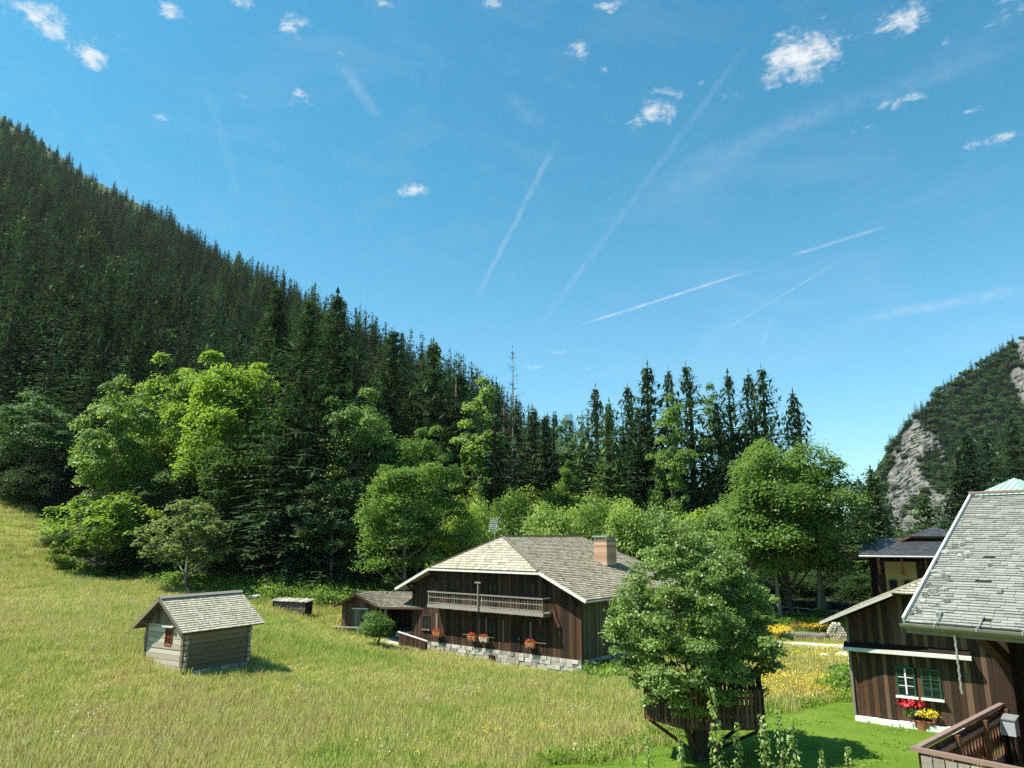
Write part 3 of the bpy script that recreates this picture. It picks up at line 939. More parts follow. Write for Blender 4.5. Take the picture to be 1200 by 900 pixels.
    for s in (-1, 1):
        g = MB(); g.tube([(s * (EX + .06), Y0, za(EX) - .12), (s * (EX + .06), Y1, za(EX) - .12)], .07, 6); g.build('gutter', M['metal'], rf)
    # chimney on the right slope
    cx, cy = 4.9, 9.1
    c = MB()
    for k in range(13):
        z0 = za(cx) - .7 + k * .2
        c.box(cx - .62 + .004 * (k % 2), cx + .62 - .004 * (k % 2), cy - .75 + .004 * (k % 2), cy + .75 - .004 * (k % 2), z0, z0 + .199)
    ch = c.build('chimney', M['brick'], rf)
    k = MB(); zt = za(cx) - .7 + 2.6
    for sx in (-.5, .5):
        for sy in (-.62, 0, .62): k.box(cx + sx - .1, cx + sx + .1, cy + sy - .1, cy + sy + .1, zt, zt + .24)
    k.box(cx - .74, cx + .74, cy - .88, cy + .88, zt + .24, zt + .33)
    k.build('chimney_cap', M['metal'], ch)
    # second flue with an aerial, behind the ridge on the left
    c = MB(); c.box(-4.5, -3.8, 5.2, 5.9, za(4.2) - .5, RZ - .35); ch2 = c.build('flue', M['white_wash'], rf)
    a = MB(); zx = RZ - .36; qx = -2.05; S_ = .85
    a.tube([(-2.2 + qx, 5.6, zx), (-2.2 + qx, 5.6, zx + 1.2)], .035, 6)
    a.beam((-2.95 + qx, 5.55, zx + .82), (-1.5 + qx, 5.6, zx + 1.02), .05, .10)
    for i in range(6): a.beam((-2.70 + qx + i * .17, 5.5, zx + .98), (-2.6 + qx + i * .17, 5.5, zx + 1.95), .045, .045)
    for i in range(6): a.beam((-2.72 + qx + i * .02, 5.47, zx + 1.03 + i * .17), (-1.8 + qx + i * .03, 5.47, zx + 1.08 + i * .17), .045, .045)
    a.build('aerial', M['metal'], rf)
    # brackets under the eaves
    for x in (-8.2, -5.6, 5.6, 8.2):
        b = MB(); b.beam((x, -.05, gz(x + W) - .9), (x, -.95, za(x) - .25), .14, .14)
        b.beam((x, .1, za(x) - .24), (x, -1.0, za(x) - .24), .16, .16); b.build('eave_bracket', M['black_wood'], T)
    # balcony
    bx0, bx1, bd, bz = -5.55, 6.0, 1.12, 3.95
    m = MB(); m.box(bx0, bx1, -bd, -.07, bz - .04, bz + .04)
    for i in range(9): m.box(bx0 + .1 + i * (bx1 - bx0 - .34) / 8, bx0 + .24 + i * (bx1 - bx0 - .34) / 8, -bd + .02, -.06, bz - .24, bz - .045)
    bal = m.build('balcony', M['grey_wood'], T)
    m = MB()
    m.box(bx0 - .03, bx1 + .03, -bd - .06, -bd - .001, bz - .16, bz + .09)
    m.box(bx0 - .03, bx1 + .03, -bd - .09, -bd + .05, bz + 1.0, bz + 1.09)
    m.box(bx0, bx1, -bd - .03, -bd + .01, bz + .62, bz + .67); m.box(bx0, bx1, -bd - .03, -bd + .01, bz + .2, bz + .25)
    for x in (bx0 + .04, bx1 - .04):
        m.box(x - .05, x + .05, -bd + .06, -.07, bz + 1.0, bz + 1.08); m.box(x - .03, x + .03, -bd + .06, -.07, bz + .12, bz + .17)
    m.build('rail', M['rail_grey'], bal)
    m = MB()
    n = 44
    for i in range(n + 1):
        x = bx0 + .08 + (bx1 - bx0 - .16) * i / n
        big = i % 11 == 0
        w = .055 if big else .022
        m.box(x - w, x + w, -bd - .028, -bd + .012, bz + .09, bz + 1.0)
    m.build('baluster', M['grey_planks'], bal)
    m = MB(); m.box(-.12, -.02, -bd - .16, -bd - .07, bz - .1, 5.85); m.box(-.36, .22, -bd - .2, -bd - .05, 5.85, 5.95); m.build('post', M['rail_grey'], bal)
    # windows and doors in the front
    for x in (-3.6, 3.9):
        window(T, x - .28, 4.15, .42, 1.75, -.07, M['dark_planks'], mull=(0, 2)); window(T, x + .3, 4.15, .42, 1.75, -.07, M['dark_planks'], mull=(0, 2))
    window(T, .4, 4.3, .8, 1.4, -.07, M['black_wood'], mull=(1, 1))
    for x in (-6.7, -2.05, .35, 5.1):
        window(T, x, 1.95, .75, 1.0, -.07, M['dark_planks'], mull=(1, 1), sill_mat=M['grey_planks'])
    for x, w in ((-5.5, .16), (-.9, .14), (-.2, .14), (1.5, .1), (4.1, .16)):
        m = MB(); m.box(x - w / 2, x + w / 2, -.13, -.072, 1.7, 3.2); m.build('shutter', M['grey_planks'], T)
    m = MB()
    planks(m, (2.2, -.07, 0), (1, 0, 0), .95, 1.02, lambda x: 2.95, .16, .03, (0, -1, 0)); dr = m.build('door', M['black_wood'], T)
    m = MB(); m.box(3.0, 3.06, -.18, -.13, 1.9, 2.05); m.build('handle', M['metal'], dr)
    # flower troughs standing on brackets at the ground-floor windows
    for i, (x, lab) in enumerate([(-5.15, 'leftmost terracotta trough of red flowers on the farmhouse front, beside the ramp rail'), (-1.35, 'left trough of the pair of red flower troughs at mid front of the farmhouse'),
                                  (-.15, 'right trough of the pair of red flower troughs at mid front of the farmhouse'), (4.3, 'flower trough near the right corner of the farmhouse front, on its own')]):
        p = Vector((x, -.42, 1.55))
        b = empty('flower_trough', T.matrix_basis @ p if False else loc3(o, R(-39), p), R(-39), lab, 'flower box', 'flower troughs along the farmhouse front')
        m = MB(); m.add([(-.42, -.16, .3), (.42, -.16, .3), (.42, .16, .3), (-.42, .16, .3), (-.34, -.12, 0), (.34, -.12, 0), (.34, .12, 0), (-.34, .12, 0)],
                        [(0, 1, 2, 3), (4, 7, 6, 5), (0, 4, 5, 1), (1, 5, 6, 2), (2, 6, 7, 3), (3, 7, 4, 0)])
        m.build('trough', M['terracotta'] if i != 2 else M['beam_wood'], b)
        m = MB(); m.box(-.3, -.22, -.1, .36, -.09, -.003); m.box(.22, .3, -.1, .36, -.09, -.003); m.build('bracket', M['grey_wood'], b)
        petals('leaves', M['leaf_mid'], b, (0, 0, .34), (.46, .22, .16), 90, .09, 10 + i)
        petals('blossoms', M['red_petals'], b, (0, -.02, .42), (.46, .22, .2), 120, .075, 20 + i)
        petals('pale_blossoms', M['orange_petals'], b, (0, -.14, .2), (.42, .12, .16), 60, .07, 30 + i)
    return T


def loc3(o, ang, p):
    c, s = math.cos(ang), math.sin(ang)
    return (o[0] + c * p[0] - s * p[1], o[1] + s * p[0] + c * p[1], o[2] + p[2])


big_chalet()


def ramp_rail():
    o = np.array([-1.75, 57.5, 0.15])
    p0 = loc3(o, R(-39), (-8.4, -1.5, 0)); g = tz(p0[0], p0[1])
    T = empty('ramp_railing', (p0[0], p0[1], g), R(-39), 'low dark board railing with pale top rail along the farmhouse ramp', 'railing')
    m = MB(); planks(m, (0, 0, 0), (1, 0, 0), 3.2, -.5, lambda x: 1.05 - .13 * x, .14, .03, (0, -1, 0)); m.build('boards', M['dark_planks'], T)
    m = MB(); m.beam((-.1, -.02, 1.12), (3.3, -.02, .67), .12, .08); m.build('top_rail', M['pale_beam'], T)
    for x in (0, 1.6, 3.15):
        m = MB(); m.box(x - .05, x + .05, .005, .1, -.5, 1.04 - .13 * x); m.build('post', M['black_wood'], T)


ramp_rail()


# ---- the small log hut in the meadow ----------------------------------
def log_hut():
    o = at(213, 790, 40); ang = R(59.3)
    g = o[2] - .15
    T = empty('log_hut', (o[0], o[1], g), ang, 'small weathered log hut with shingled gable roof standing alone in the meadow', 'hut')
    LX, LY, HZ = 4.1, 3.2, 2.55
    RZ, OV = 3.95, .62
    sl = (RZ - 2.32) / (LY / 2 + .6)
    m = MB(); sw = MB(); gb = MB(); rr = random.Random(8)
    for k in range(9):
        z0 = .25 + k * .27; z1 = z0 + .252
        if z1 > HZ + .02: z1 = HZ
        if z1 <= z0: break
        e = rr.uniform(.1, .22); e2 = rr.uniform(.1, .22)
        ti = rr.uniform(.25, .95)
        d = rr.uniform(0, .045)
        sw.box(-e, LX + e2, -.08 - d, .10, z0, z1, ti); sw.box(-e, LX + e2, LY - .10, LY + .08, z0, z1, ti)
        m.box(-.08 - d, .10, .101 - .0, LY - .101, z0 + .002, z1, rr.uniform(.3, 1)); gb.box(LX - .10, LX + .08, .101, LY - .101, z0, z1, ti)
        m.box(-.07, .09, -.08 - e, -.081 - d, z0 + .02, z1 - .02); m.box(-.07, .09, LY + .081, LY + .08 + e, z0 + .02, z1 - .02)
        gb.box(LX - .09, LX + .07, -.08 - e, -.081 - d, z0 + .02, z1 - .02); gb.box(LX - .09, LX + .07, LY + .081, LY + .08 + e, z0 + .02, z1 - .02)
    m.build('gable_log_wall', M['lit_logs'], T); gb.build('gable_log_wall', M['lit_logs'], T); sw.build('long_log_wall', M['shaded_logs'], T)
    m = MB()
    planks(m, (-.05, LY, 0), (0, -1, 0), LY, HZ - .04, lambda x: RZ - sl * abs(x - LY / 2) - .12, .28, .03, (-1, 0, 0))
    m.build('gable_boards', M['grey_planks'], T); m = MB()
    planks(m, (LX + .05, 0, 0), (0, 1, 0), LY, HZ - .04, lambda x: RZ - sl * abs(x - LY / 2) - .12, .28, .03, (1, 0, 0))
    m.build('gable_boards', M['grey_planks'], T)
    m = MB()
    for i in range(7):
        for j in (0, 1):
            m.box(-.15 + i * .62, .4 + i * .62, -.14 + j * (LY - .1), .22 + j * (LY - .1), -.5, .24)
    for i in range(5): m.box(-.15, .2, .23 + i * .56, .75 + i * .56, -.5, .24)
    m.build('stone_base', M['stone_wall'], T)
    deck = MB(); sh = MB()
    EY = LY / 2 + .62
    ln = math.hypot(1, sl); cy = LY / 2
    for s in (-1, 1):
        n = Vector((0, s * sl, 1)).normalized()
        pts = [Vector((-OV, cy, RZ)), Vector((-OV, cy + s * EY, RZ - sl * EY)), Vector((LX + OV, cy + s * EY, RZ - sl * EY)), Vector((LX + OV, cy, RZ))]
        if (pts[1] - pts[0]).cross(pts[2] - pts[0]).dot(n) < 0: pts.reverse()
        deck.slab(pts, n, .08)
        if s < 0: shingles(sh, (0, cy - EY, RZ - sl * EY), (1, 0, 0), (0, 1, sl), [(-OV, 0), (LX + OV, 0), (LX + OV, EY * ln), (-OV, EY * ln)], .17, .12, .02, .015)
        else: shingles(sh, (0, cy + EY, RZ - sl * EY), (-1, 0, 0), (0, -1, sl), [(-LX - OV, 0), (OV, 0), (OV, EY * ln), (-LX - OV, EY * ln)], .17, .12, .02, .015)
    rf = deck.build('roof', M['grey_planks'], T)
    sh.build('shingle_slope', M['hut_shingles'], rf)
    m = MB(); m.beam((-OV - .02, cy - .07, RZ + .05), (LX + OV + .02, cy - .07, RZ + .05), .2, .04, up=(0, -sl, 1)); m.beam((-OV - .02, cy + .09, RZ + .04), (LX + OV + .02, cy + .09, RZ + .04), .2, .04, up=(0, sl, 1))
    m.build('ridge_board', M['grey_wood'], rf)
    m = MB()
    for s in (-1, 1): m.beam((-OV - .02, cy, RZ - .06), (-OV - .02, cy + s * EY, RZ - sl * EY - .06), .04, .14)
    m.build('bargeboard', M['grey_planks'], rf)
    m = MB()
    m.box(-OV + .1, LX + OV - .1, cy - .09, cy + .09, RZ - .3, RZ - .12)
    for yy in (0.05, LY - .05): m.box(-OV + .1, LX + OV - .1, yy - .09, yy + .09, HZ - .02, HZ + .16)
    m.build('purlin', M['grey_planks'], rf)
    # red framed window in the gable wall, lintel beam above
    m = MB()
    y0, y1, z0, z1 = .98, 1.45, 1.55, 2.35
    for a in ((y0 - .07, y0, z0, z1), (y1, y1 + .07, z0, z1), (y0 - .07, y1 + .07, z1, z1 + .07), (y0 - .07, y1 + .07, z0 - .07, z0)):
        m.box(-.15, -.09, a[0], a[1], a[2], a[3])
    m.box(-.14, -.105, (y0 + y1) / 2 - .02, (y0 + y1) / 2 + .02, z0, z1); m.box(-.139, -.106, y0, y1, 1.93, 1.96)
    w = m.build('window', M['red_paint'], T)
    m = MB(); m.box(-.12, -.104, y0 + .002, y1 - .002, z0 + .002, z1 - .002); m.build('pane', M['glass'], w)
    m = MB(); m.box(-.3, -.12, y0 - .25, y1 + .2, z1 + .09, z1 + .16); m.build('window_hood', M['pale_beam'], w)
    m = MB(); m.box(1.0, 1.5, -.125, -.105, .75, 1.2); m.build('hatch', M['grey_planks'], T)


log_hut()


# ---- open shed left of the farmhouse, with a car in it ------------------
def shed():
    p = at(400, 740, 64); g = p[2] - .1
    T = empty('garage_shed', (p[0], p[1], g), R(-12), 'low plank shed with grey roof and an open garage bay left of the farmhouse', 'shed')
    W, D = 7.6, 5.0            # x along the front, the gable looks left-front
    # closed store on the left (gable to the front), open bay on the right
    GW, RZ, EZ = 3.6, 3.25, 2.2
    m = MB(); cx = 1.5
    planks(m, (0, 0, 0), (1, 0, 0), GW - .6, .0, lambda x: RZ - .52 * abs(x - cx) - .12, .2, .03, (0, -1, 0))
    planks(m, (0, D, 0), (0, -1, 0), D, 0, lambda x: EZ + .2, .22, .03, (-1, 0, 0))
    planks(m, (GW - .6, 0, 0), (0, 1, 0), D, 0, lambda x: EZ + .1, .22, .03, (1, 0, 0))
    planks(m, (GW - .6, D, 0), (1, 0, 0), W - GW + .6, 0, lambda x: EZ + .3, .25, .03, (0, 1, 0))
    planks(m, (W, 0, 0), (0, 1, 0), D, 0, lambda x: EZ + .2, .25, .03, (1, 0, 0))
    m.build('plank_wall', M['barn_planks'], T)
    m = MB(); m.box(.9, 2.4, -.1, -.05, 1.95, 2.05); m.build('lintel', M['pale_beam'], T)
    m = MB(); planks(m, (1.0, -.05, 0), (1, 0, 0), 1.3, .1, lambda x: 1.93, .17, .03, (0, -1, 0)); m.build('door', M['grey_planks'], T)
    deck = MB(); sh = MB()
    # gable part: ridge front to back; bay part: ridge along x
    s = .52; E = 1.95
    for sg in (-1, 1):
        n = Vector((sg * s, 0, 1)).normalized()
        pts = [Vector((cx, -.7, RZ)), Vector((cx + sg * E, -.7, RZ - s * E)), Vector((cx + sg * E, 2.4, RZ - s * E)), Vector((cx, 2.4, RZ))]
        if (pts[1] - pts[0]).cross(pts[2] - pts[0]).dot(n) < 0: pts.reverse()
        deck.slab(pts, n, .08)
        ln = math.hypot(1, s)
        if sg > 0: shingles(sh, (cx + E, 0, RZ - s * E), (0, 1, 0), (-1, 0, s), [(-.7, 0), (2.4, 0), (2.4, E * ln), (-.7, E * ln)], .22, .2)
        else: shingles(sh, (cx - E, 0, RZ - s * E), (0, -1, 0), (1, 0, s), [(-2.4, 0), (.7, 0), (.7, E * ln), (-2.4, E * ln)], .22, .2)
    yr, fy = 2.4, -.45
    sl = (RZ - EZ) / (yr - fy)
    for sg, ye in ((-1, fy), (1, D + .4)):
        pts = [Vector((cx - 1.2 * (sg > 0), yr, RZ)), Vector((W + .5, yr, RZ)), Vector((W + .5, ye, EZ)), Vector((cx + E * .98 * (sg < 0) - 1.2 * (sg > 0), ye, EZ))]
        n = Vector((0, sg * .35, 1)).normalized()
        if (pts[1] - pts[0]).cross(pts[2] - pts[0]).dot(n) < 0: pts.reverse()
        deck.slab(pts, n, .08)
    ln = math.hypot(yr - fy, RZ - EZ)
    shingles(sh, (0, fy, EZ), (1, 0, 0), (0, yr - fy, RZ - EZ), [(cx + E * .98, 0), (W + .5, 0), (W + .5, ln), (cx, ln)], .22, .2)
    shingles(sh, (0, D + .4, EZ), (-1, 0, 0), (0, yr - D - .4, RZ - EZ), [(-W - .5, 0), (-cx + 1.2, 0), (-cx + 1.2, 3), (-W - .5, 3)], .22, .2)
    rf = deck.build('roof', M['grey_planks'], T); sh.build('shingle_slope', M['shed_roof'], rf)
    m = MB()
    for sg in (-1, 1): m.beam((cx, -.73, RZ - .05), (cx + sg * E, -.73, RZ - s * E - .05), .05, .16)
    m.build('bargeboard', M['barn_planks'], rf); m = MB()
    m.beam((cx + E, fy - .03, EZ - .05), (W + .5, fy - .03, EZ - .05), .05, .16)
    m.build('fascia', M['barn_planks'], rf)
    for x in (GW + .35, W - .1):
        m = MB(); m.box(x - .09, x + .09, -.1, .08, 0, EZ + .05); m.build('post', M['grey_planks'], T)
    # the car
    c = loc3((p[0], p[1], g), R(-12), (5.55, 2.5, 0))
    car = empty('parked_car', (c[0], c[1], tz(c[0], c[1])), R(-12), 'dark car parked nose out in the open garage bay', 'car')
    prof = [(-2.0, .35), (-2.05, .62), (-1.9, .82), (-.95, .95), (-.35, 1.38), (1.2, 1.42), (1.85, .98), (2.05, .9), (2.08, .4)]
    m = MB(); k = len(prof)
    vs = []
    for xx in (-.82, -.74, .74, .82):
        for (yy, zz) in prof:
            inn = abs(xx) > .8
            vs.append((xx * (0.86 if zz > 1.0 else 1), yy, zz if not inn else min(zz, 1.3) - .03 * (zz > .5)))
    fs = []
    for a in range(3):
        for i in range(k):
            j = (i + 1) % k
            fs.append((a * k + i, a * k + j, (a + 1) * k + j, (a + 1) * k + i))
    fs.append(tuple(range(k))); fs.append(tuple(reversed(range(3 * k, 4 * k))))
    m.add(vs, fs, .5); m.build('body', M['car_paint'], car)
    m = MB(); m.slab([(-.6, -.93, 1.0), (.6, -.93, 1.0), (.53, -.42, 1.36), (-.53, -.42, 1.36)], (0, -.57, .8), -.02); m.build('windscreen', M['glass'], car)
    for sx in (-1, 1):
        m = MB(); m.ball((sx * .58, -2.0, .68), (.17, .07, .10), 10, 6); m.build('headlight', M['lamp_glass'], car)
        for yy in (-1.3, 1.3):
            w = MB(); w.tube([(sx * .66, yy, .32), (sx * .86, yy, .32)], .32, 16); wh = w.build('wheel', M['rubber'], car)
            h = MB(); h.tube([(sx * .85, yy, .32), (sx * .875, yy, .32)], .19, 12); h.build('rim', M['chrome'], wh)
    m = MB(); m.box(-.35, .35, -2.09, -2.03, .55, .70); m.build('grille', M['chrome'], car)
    m = MB(); m.box(-.78, .78, -2.13, -2.04, .36, .47); m.build('bumper', M['grey_cover'], car)
    # stacked boards in front of the closed store
    q = loc3((p[0], p[1], g), R(-12), (.4, -.75, 0))
    b = empty('board_bench', (q[0], q[1], tz(q[0], q[1])), R(-12), 'low grey board bench against the front of the plank shed', 'bench')
    m = MB(); m.box(-.9, 1.9, -.25, .25, .36, .42); m.box(-.9, 1.9, -.25, -.02, .425, .46); m.build('seat', M['grey_wood'], b)
    for x in (-.6, 1.5):
        m = MB(); m.box(x - .12, x + .12, -.2, .2, -.05, .358); m.build('leg', M['grey_wood'], b)


shed()


def yard_things():
    p = ground_at(478, 757)
    T = empty('garden_table', p, R(-30), 'small weathered wooden table on the paved yard by the farmhouse corner', 'table')
    m = MB()
    for i in range(5): m.box(-.6, .6, -.4 + i * .16, -.255 + i * .16, .70, .74)
    m.build('tabletop', M['beam_wood'], T)
    for sx in (-.5, .5):
        for sy in (-.32, .32):
            m = MB(); m.box(sx - .04, sx + .04, sy - .04, sy + .04, 0, .698); m.build('leg', M['grey_wood'], T)
    p = ground_at(487, 760.5)
    T = empty('flower_pot', p, 0, 'round pot of white flowers at the farmhouse corner next to the table', 'flower pot')
    m = MB(); m.tube([(0, 0, -.05), (0, 0, .4)], [.2, .28], 12); m.build('pot', M['white_wash'], T)
    petals('leaves', M['leaf_mid'], T, (0, 0, .5), (.32, .32, .3), 90, .1, 5); petals('blossoms', M['white_petals'], T, (0, 0, .55), (.34, .34, .32), 60, .08, 6)
    # wood stack under a sheet
    p = ground_at(342, 719)
    ang = R(-22)
    T = empty('woodpile', p, ang, 'covered stack of firewood standing in the meadow left of the shed', 'woodpile')
    m = MB(); rr = random.Random(5)
    for i in range(19):
        for k in range(5):
            x = -1.6 + i * .18; z = .12 + k * .18
            m.tube([(x + rr.uniform(-.02, .02), -.42 - rr.uniform(0, .06), z), (x, .42, z)], .088, 6)
    m.build('logs', M['grey_planks'], T)
    m = MB()
    for i in range(8): m.beam((-2.0 + i * .5, 0, 1.16 + rr.uniform(-.01, .01)), (-1.53 + i * .5, 0, 1.12 + rr.uniform(-.015, .015)), 1.25, .04, up=(0, -.14, 1))
    m.build('cover_board', M['grey_wood'], T)
    m = MB(); m.box(1.75, 1.85, -.4, .4, 0, 1.05); m.build('end_post', M['black_wood'], T); m = MB(); m.box(-1.85, -1.75, -.4, .4, 0, 1.05); m.build('end_post', M['black_wood'], T)
    for (px, py, lab, ln) in ((266, 694.5, 'pale plank pile at the forest edge behind the hut, left of two', 3.2), (291, 703, 'pale plank pile behind the hut roof, right of two', 2.4)):
        p = ground_at(px, py)
        T = empty('plank_pile', p, R(-10), lab, 'planks', 'plank piles behind the hut')
        m = MB()
        for k in range(3):
            for j in range(4): m.beam((-ln / 2 + rr.uniform(-.15, .15), -.5 + j * .26, .22 + k * .08), (ln / 2 + rr.uniform(-.15, .15), -.48 + j * .26, .22 + k * .08 + rr.uniform(-.02, .02)), .24, .05)
        m.build('planks', M['pale_beam'], T)
        m = MB(); m.box(-ln / 3, -ln / 3 + .15, -.55, .5, -.05, .19); m.build('bearer', M['grey_wood'], T); m = MB(); m.box(ln / 3, ln / 3 + .15, -.55, .5, -.05, .19); m.build('bearer', M['grey_wood'], T)


yard_things()


# ---- barn in the right foreground --------------------------------------
def barn():
    o = at(1005, 845, 33.5); ang = R(-34)
    T = empty('plank_barn', (o[0], o[1], o[2]), ang, 'weathered brown plank barn with half-hipped roof, two windows and white foundation on the lawn', 'barn')
    W, D = 8.6, 9.0
    cx = 4.1; SL = .46; RZ = 6.45; EXW = 5.05
    za = lambda x: RZ - SL * abs(x - cx)
    HX = 2.1; zh = za(cx + HX)
    m = MB(); planks(m, (0, -.0, 0), (1, 0, 0), W, .28, lambda x: min(za(x) - .2, zh - .1), .21, .035, (0, -1, 0)); m.box(.02, W - .02, .002, .1, .3, 4.2, .05)
    m.build('front_wall', M['barn_planks'], T)
    m = MB(); planks(m, (0, D, 0), (0, -1, 0), D, .28, lambda x: za(0) - .15, .22, .035, (-1, 0, 0)); planks(m, (W, 0, 0), (0, 1, 0), D, .28, lambda x: za(W) - .15, .22, .035, (1, 0, 0))
    planks(m, (0, D, 0), (1, 0, 0), W, .28, lambda x: za(x) - .2, .22, .035, (0, 1, 0))
    m.build('side_wall', M['barn_planks'], T)
    m = MB(); rr = random.Random(4)
    x = -.06
    while x < 3.6:
        w = rr.uniform(.4, .8); m.box(x, x + w - .01, -.14 - rr.uniform(0, .08), .2, -.4, .27 - rr.uniform(0, .06)); x += w
    m.box(3.6, W, -.06, .2, -.4, .27); m.box(-.08, .2, .21, D, -.4, .27)
    m.build('foundation', M['white_wash'], T)
    deck = MB(); sh = MB(); hp = MB()
    Y0, ya, Y1 = -1.15, .75, D + .8
    ln = math.hypot(1, SL)
    for s in (-1, 1):
        n = Vector((s * SL, 0, 1)).normalized()
        pts = [Vector((cx, ya, RZ)), Vector((cx + s * HX, Y0, zh)), Vector((cx + s * EXW, Y0, za(cx + EXW))), Vector((cx + s * EXW, Y1, za(cx + EXW))), Vector((cx, Y1, RZ))]
        if (pts[1] - pts[0]).cross(pts[2] - pts[0]).dot(n) < 0: pts.reverse()
        deck.slab(pts, n, .12)
        vm = EXW * ln; vh = (EXW - HX) * ln
        if s > 0: shingles(sh, (cx + EXW, 0, za(cx + EXW)), (0, 1, 0), (-1, 0, SL), [(Y0, 0), (Y1, 0), (Y1, vm), (ya, vm), (Y0, vh)], .2, .16)
        else: shingles(sh, (cx - EXW, 0, za(cx + EXW)), (0, -1, 0), (1, 0, SL), [(-Y1, 0), (-Y0, 0), (-Y0, vh), (-ya, vm), (-Y1, vm)], .2, .16)
    d = Vector((0, ya - Y0, RZ - zh))
    deck.slab([Vector((cx - HX, Y0, zh)), Vector((cx + HX, Y0, zh)), Vector((cx, ya, RZ))], Vector((1, 0, 0)).cross(d), .12)
    shingles(hp, (cx, Y0, zh), (1, 0, 0), d, [(-HX, 0), (HX, 0), (0, d.length)], .2, .16)
    rf = deck.build('roof', M['black_wood'], T); sh.build('shingle_slope', M['shingles'], rf); hp.build('hip_shingles', M['hip_shingles'], rf)
    for s in (-1, 1):
        m = MB(); m.beam((cx + s * HX, Y0 - .03, zh - .03), (cx + s * (EXW + .03), Y0 - .03, za(cx + EXW) - .03), .05, .10); m.build('bargeboard', M['pale_beam'], rf)
    # pent beam over the ground floor
    m = MB(); m.beam((-.25, -.40, 3.02), (4.55, -.40, 3.02), .16, .15); m.build('pent_beam', M['pale_beam'], T)
    m = MB(); m.slab([(-.25, -.33, 3.08), (4.5, -.33, 3.08), (4.5, -.045, 3.3), (-.25, -.045, 3.3)], (0, -.5, .8), .04); m.build('pent_roof', M['black_wood'], T)
    for x in (.3, 2.45, 4.3):
        m = MB(); m.beam((x, -.045, 2.45), (x, -.36, 2.93), .09, .09); m.build('bracket', M['grey_planks'], T)
    m = MB(); m.box(-.10, .0, -.12, -.04, .28, 4.3); m.build('corner_post', M['grey_planks'], T)
    for x, mat, lab in ((2.05, M['white_metal'], 'white framed window with panes'), (2.98, M['green_paint'], 'window with green frame')):
        w = window(T, x, 1.32, .58, 1.05, -.06, M['green_paint'], mull=(1, 3), label=lab)
        m = MB(); m.box(x - .03, x + .03, -.125, -.115, 1.34, 2.36); m.box(x - .28, x + .28, -.123, -.117, 1.66, 1.69); m.box(x - .28, x + .28, -.123, -.117, 2.0, 2.03); m.build('glazing_bar', mat, w)
        m = MB(); m.box(x - .42, x + .42, -.24, -.113, 1.19, 1.27); m.build('sill', M['white_wash'], w)
    m = MB(); m.box(.75, 1.75, -.075, -.045, .35, 2.5) if False else m.box(5.5, 6.4, -.09, -.05, .3, 2.3); m.build('door', M['dark_planks'], T)
    # geranium tub in front
    q = loc3(o, ang, (2.95, -.75, 0))
    p = ground_at(1084, 856)
    t = empty('geranium_tub', (p[0], p[1], tz(p[0], p[1])), 0, 'tub of bright red geraniums and yellow flowers at the foot of the barn wall', 'flower tub')
    m = MB(); m.tube([(0, 0, 0), (0, 0, .3)], [.3, .38], 14); m.build('tub', M['terracotta'], t)
    t.scale = (1.35, 1.35, 1.3); petals('leaves', M['leaf_mid'], t, (0, 0, .5), (.6, .4, .32), 260, .11, 41); petals('red_blossoms', M['red_petals'], t, (-.12, .06, .75), (.6, .38, .34), 330, .10, 42)
    petals('yellow_blossoms', M['yellow_petals'], t, (.1, -.3, .5), (.5, .24, .26), 220, .08, 43); petals('side_blossoms', M['red_petals'], t, (.58, -.1, .42), (.22, .22, .24), 110, .09, 44)


barn()


